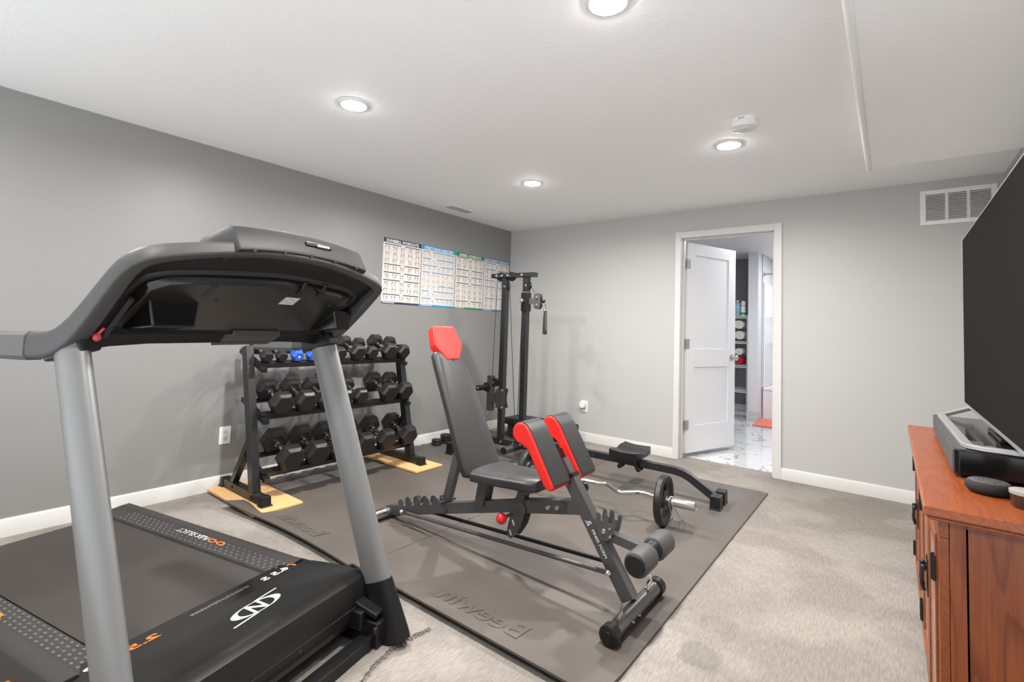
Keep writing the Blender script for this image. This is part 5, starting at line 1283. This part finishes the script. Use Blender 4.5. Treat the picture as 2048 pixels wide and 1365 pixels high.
b = Cm(); b.bx(bx0, bx0 + 0.02, y0 + 0.001, y1 - 0.001, zb - 0.045, zb); b.bx(bx0, bx0 + 0.02, y0 + 0.001, y1 - 0.001, 0.02, 0.085)
for yy in (y0 + 0.001, y1 - 0.036): b.bx(bx0, bx0 + 0.02, yy, yy + 0.035, 0.085, zb - 0.045)
b.build('face_frame', 'oak_rail', con, bevel=0.002)
nd = 4; dw = (y1 - y0 - 0.074) / nd
for k in range(nd):
    ya = y0 + 0.037 + k * dw + 0.002; yb = ya + dw - 0.004; za, zt_ = 0.088, zb - 0.048; w = 0.042; xf0, xf1 = bx0 - 0.006, bx0 + 0.014
    b = Cm(); b.bx(xf0, xf1, ya, ya + w, za, zt_); b.bx(xf0, xf1, yb - w, yb, za, zt_); b.bx(xf0, xf1, ya + w, yb - w, za, za + w); b.bx(xf0, xf1, ya + w, yb - w, zt_ - w, zt_); dr = b.build('door', 'oak_rail', con, bevel=0.002)
    b = Cm(); b.bx(xf0 + 0.006, xf0 + 0.010, ya + w, yb - w, za + w, zt_ - w); lab(b.build('glass_pane', 'glass', dr), 'pale glass pane')
    hy = ya + 0.010 if k % 2 == 0 else yb - 0.010; ky = yb - 0.020 if k % 2 == 0 else ya + 0.020
    for hzz in (za + 0.09, zt_ - 0.09):
        b = Cm(); b.bx(xf0 - 0.004, xf0, hy - 0.016, hy + 0.016, hzz - 0.032, hzz + 0.032); b.cyl((xf0 - 0.005, hy, hzz - 0.034), (xf0 - 0.005, hy, hzz + 0.034), 0.004, 8); lab(b.build('hinge', 'hinge', dr), 'black iron hinge')
    b = Cm(); kz = 0.43; b.bx(xf0 - 0.003, xf0, ky - 0.010, ky + 0.010, kz - 0.055, kz + 0.055); b.tube([(xf0 - 0.002, ky, kz + 0.025), (xf0 - 0.014, ky, kz + 0.022), (xf0 - 0.016, ky, kz - 0.02), (xf0 - 0.010, ky, kz - 0.04)], 0.005, 8); b.ball((xf0 - 0.012, ky, kz + 0.03), 0.008, 10, 8); lab(b.build('latch', 'hinge', dr), 'black iron latch')

# ------------------------------------------------------------------ television, sound base, speaker, cup
TVX = 3.872; ty0, ty1, tz0, tz1 = -2.93, -1.487, 0.893, 1.652
TVO = Vector((TVX + 0.03, (ty0 + ty1) / 2, 0.838))
tv = thing('television', 'large flat television with silver edge on the oak console', 'television', TVO)
b = MB(TVO); b.bx(TVX + 0.004, TVX + 0.030, ty0, ty1, tz0, tz1); b.bx(TVX + 0.030, TVX + 0.055, ty0 + 0.2, ty1 - 0.2, tz0 + 0.02, tz1 - 0.3); b.build('back_shell', 'plastic', tv, bevel=0.003)
b = MB(TVO); e = 0.005
b.bx(TVX, TVX + 0.032, ty0 - e, ty0, tz0 - 0.012, tz1 + e); b.bx(TVX, TVX + 0.032, ty1, ty1 + e, tz0 - 0.012, tz1 + e); b.bx(TVX, TVX + 0.032, ty0, ty1, tz1, tz1 + e); b.bx(TVX, TVX + 0.032, ty0, ty1, tz0 - 0.012, tz0); b.build('bezel', 'tvsilver', tv, bevel=0.001)
b = MB(TVO); b.bx(TVX + 0.002, TVX + 0.005, ty0, ty1, tz0, tz1); lab(b.build('screen', 'screen', tv), 'dark gray screen')
M['standsilver'] = mat('stand_silver', (0.42, 0.42, 0.42), 0.38, metal=0.55)
zt_ = 0.8445
sy0, sy1 = -2.50, -1.69
path = [(3.885, sy1 + 0.05, 0.884), (3.845, sy1 + 0.03, 0.868), (3.80, sy1 + 0.015, zt_ + 0.005), (3.782, sy1 + 0.008, zt_), (3.778, sy1 - 0.02, zt_), (3.785, -2.10, zt_), (3.792, sy0 + 0.03, zt_), (3.80, sy0 - 0.002, zt_), (3.825, sy0 - 0.015, zt_), (3.90, sy0 - 0.02, zt_), (4.02, sy0 - 0.02, zt_)]
b = MB(TVO); secs = []; pv = [Vector(p) for p in path]
for i, p in enumerate(pv):
    t = (pv[min(i + 1, len(pv) - 1)] - pv[max(i - 1, 0)]).normalized(); s_ = Vector((0, 0, 1)).cross(t).normalized(); u = t.cross(s_)
    secs.append([p + s_ * a * 0.013 + u * c * 0.007 for a, c in ((-1, -1), (1, -1), (1, 1), (-1, 1))])
b.sweep(None, secs); b.build('stand_frame', 'standsilver', tv, bevel=0.002, angle=50)
b = MB(TVO); b.bx(3.89, 4.03, -2.30, -2.02, 0.8375, 0.85); b.bx(3.905, 3.94, -2.24, -2.08, 0.85, 1.2); b.build('stand_neck', 'plastic', tv, bevel=0.003)
sbx0, sbx1, sby0, sby1 = 3.757, 4.05, -2.545, -1.635
SBO = Vector(((sbx0 + sbx1) / 2, (sby0 + sby1) / 2, CZ))
sb = thing('sound_base', 'long black and gray sound base under the television', 'speaker', SBO)
b = MB(SBO); b.prism([(sbx0, sby1), (sbx0, sby0 + 0.012), (sbx0 + 0.012, sby0), (sbx1, sby0), (sbx1, sby1)], (0, 0, CZ + 0.012), (1, 0, 0), (0, 1, 0), (0, 0, 0.074)); b.build('body', 'gloss', sb, bevel=0.003)
b = MB(SBO); b.bx(sbx0 - 0.003, sbx0 + 0.004, sby0 + 0.010, sby1, CZ + 0.013, CZ + 0.085); lab(b.build('front_grille', 'sbfront', sb, bevel=0.002), 'gray front grille')
b = MB(SBO); b.bx(sbx0, sbx0 + 0.030, sby0 + 0.012, sby1, CZ + 0.0855, CZ + 0.0872); lab(b.build('top_edge', 'sbfront', sb), 'gray top edge strip')
for x in (sbx0 + 0.03, sbx1 - 0.05):
    for y in (sby0 + 0.06, sby1 - 0.06):
        b = MB(SBO); b.cyl((x, y, CZ + 0.0003), (x, y, CZ + 0.013), 0.02, 14); b.build('foot', 'plastic', sb)
b = MB(SBO); b.bx(sbx0 + 0.055, sbx0 + 0.085, -2.40, -2.33, CZ + 0.0862, CZ + 0.088); b.bx(sbx0 + 0.09, sbx0 + 0.11, -2.43, -2.39, CZ + 0.0862, CZ + 0.0885); lab(b.build('small_sticker', 'nickel', sb), 'small shiny sticker')
KO = Vector((3.818, -2.690, CZ + 0.0004))
pk = thing('smart_speaker', 'round charcoal puck speaker in front of the sound base', 'speaker', KO)
b = MB(); b.lathe([(0.036, 0), (0.043, 0.003), (0.0495, 0.012), (0.0505, 0.02), (0.0485, 0.028), (0.044, 0.033), (0.041, 0.034)], (0, 0, 0), n=40); b.build('fabric_body', 'fabric', pk, angle=60)
b = MB(); b.lathe([(0.0425, 0.0335), (0.041, 0.0345), (0, 0.0345)], (0, 0, 0), n=40); top_ = b.build('top_plate', 'puck_top', pk)
b = MB()
for a in range(4): b.lathe([(0.0028, 0.0344), (0.0028, 0.0352), (0, 0.0352)], (0.024 * math.cos(a * PI / 2 + .4), 0.024 * math.sin(a * PI / 2 + .4), 0), n=10)
b.build('buttons', 'softplastic', top_)
UO = Vector((3.878, -2.790, CZ + 0.0004))
cupt = thing('candle_jar', 'dark brown jar with pale lid at the right edge of the console', 'jar', UO)
b = MB(); b.lathe([(0.028, 0), (0.031, 0.004), (0.033, 0.034), (0.033, 0.036), (0.0, 0.036)], (0, 0, 0)); b.build('jar_body', 'cup', cupt)
b = MB(); b.lathe([(0.034, 0.034), (0.0345, 0.043), (0.030, 0.045), (0, 0.045)], (0, 0, 0)); lab(b.build('lid', 'lidgray', cupt), 'pale lid')

for o in list(bpy.data.objects):
    if o.type == 'MESH' and o.parent is None and 'label' not in o and 'kind' not in o: print('UNTAGGED', o.name)
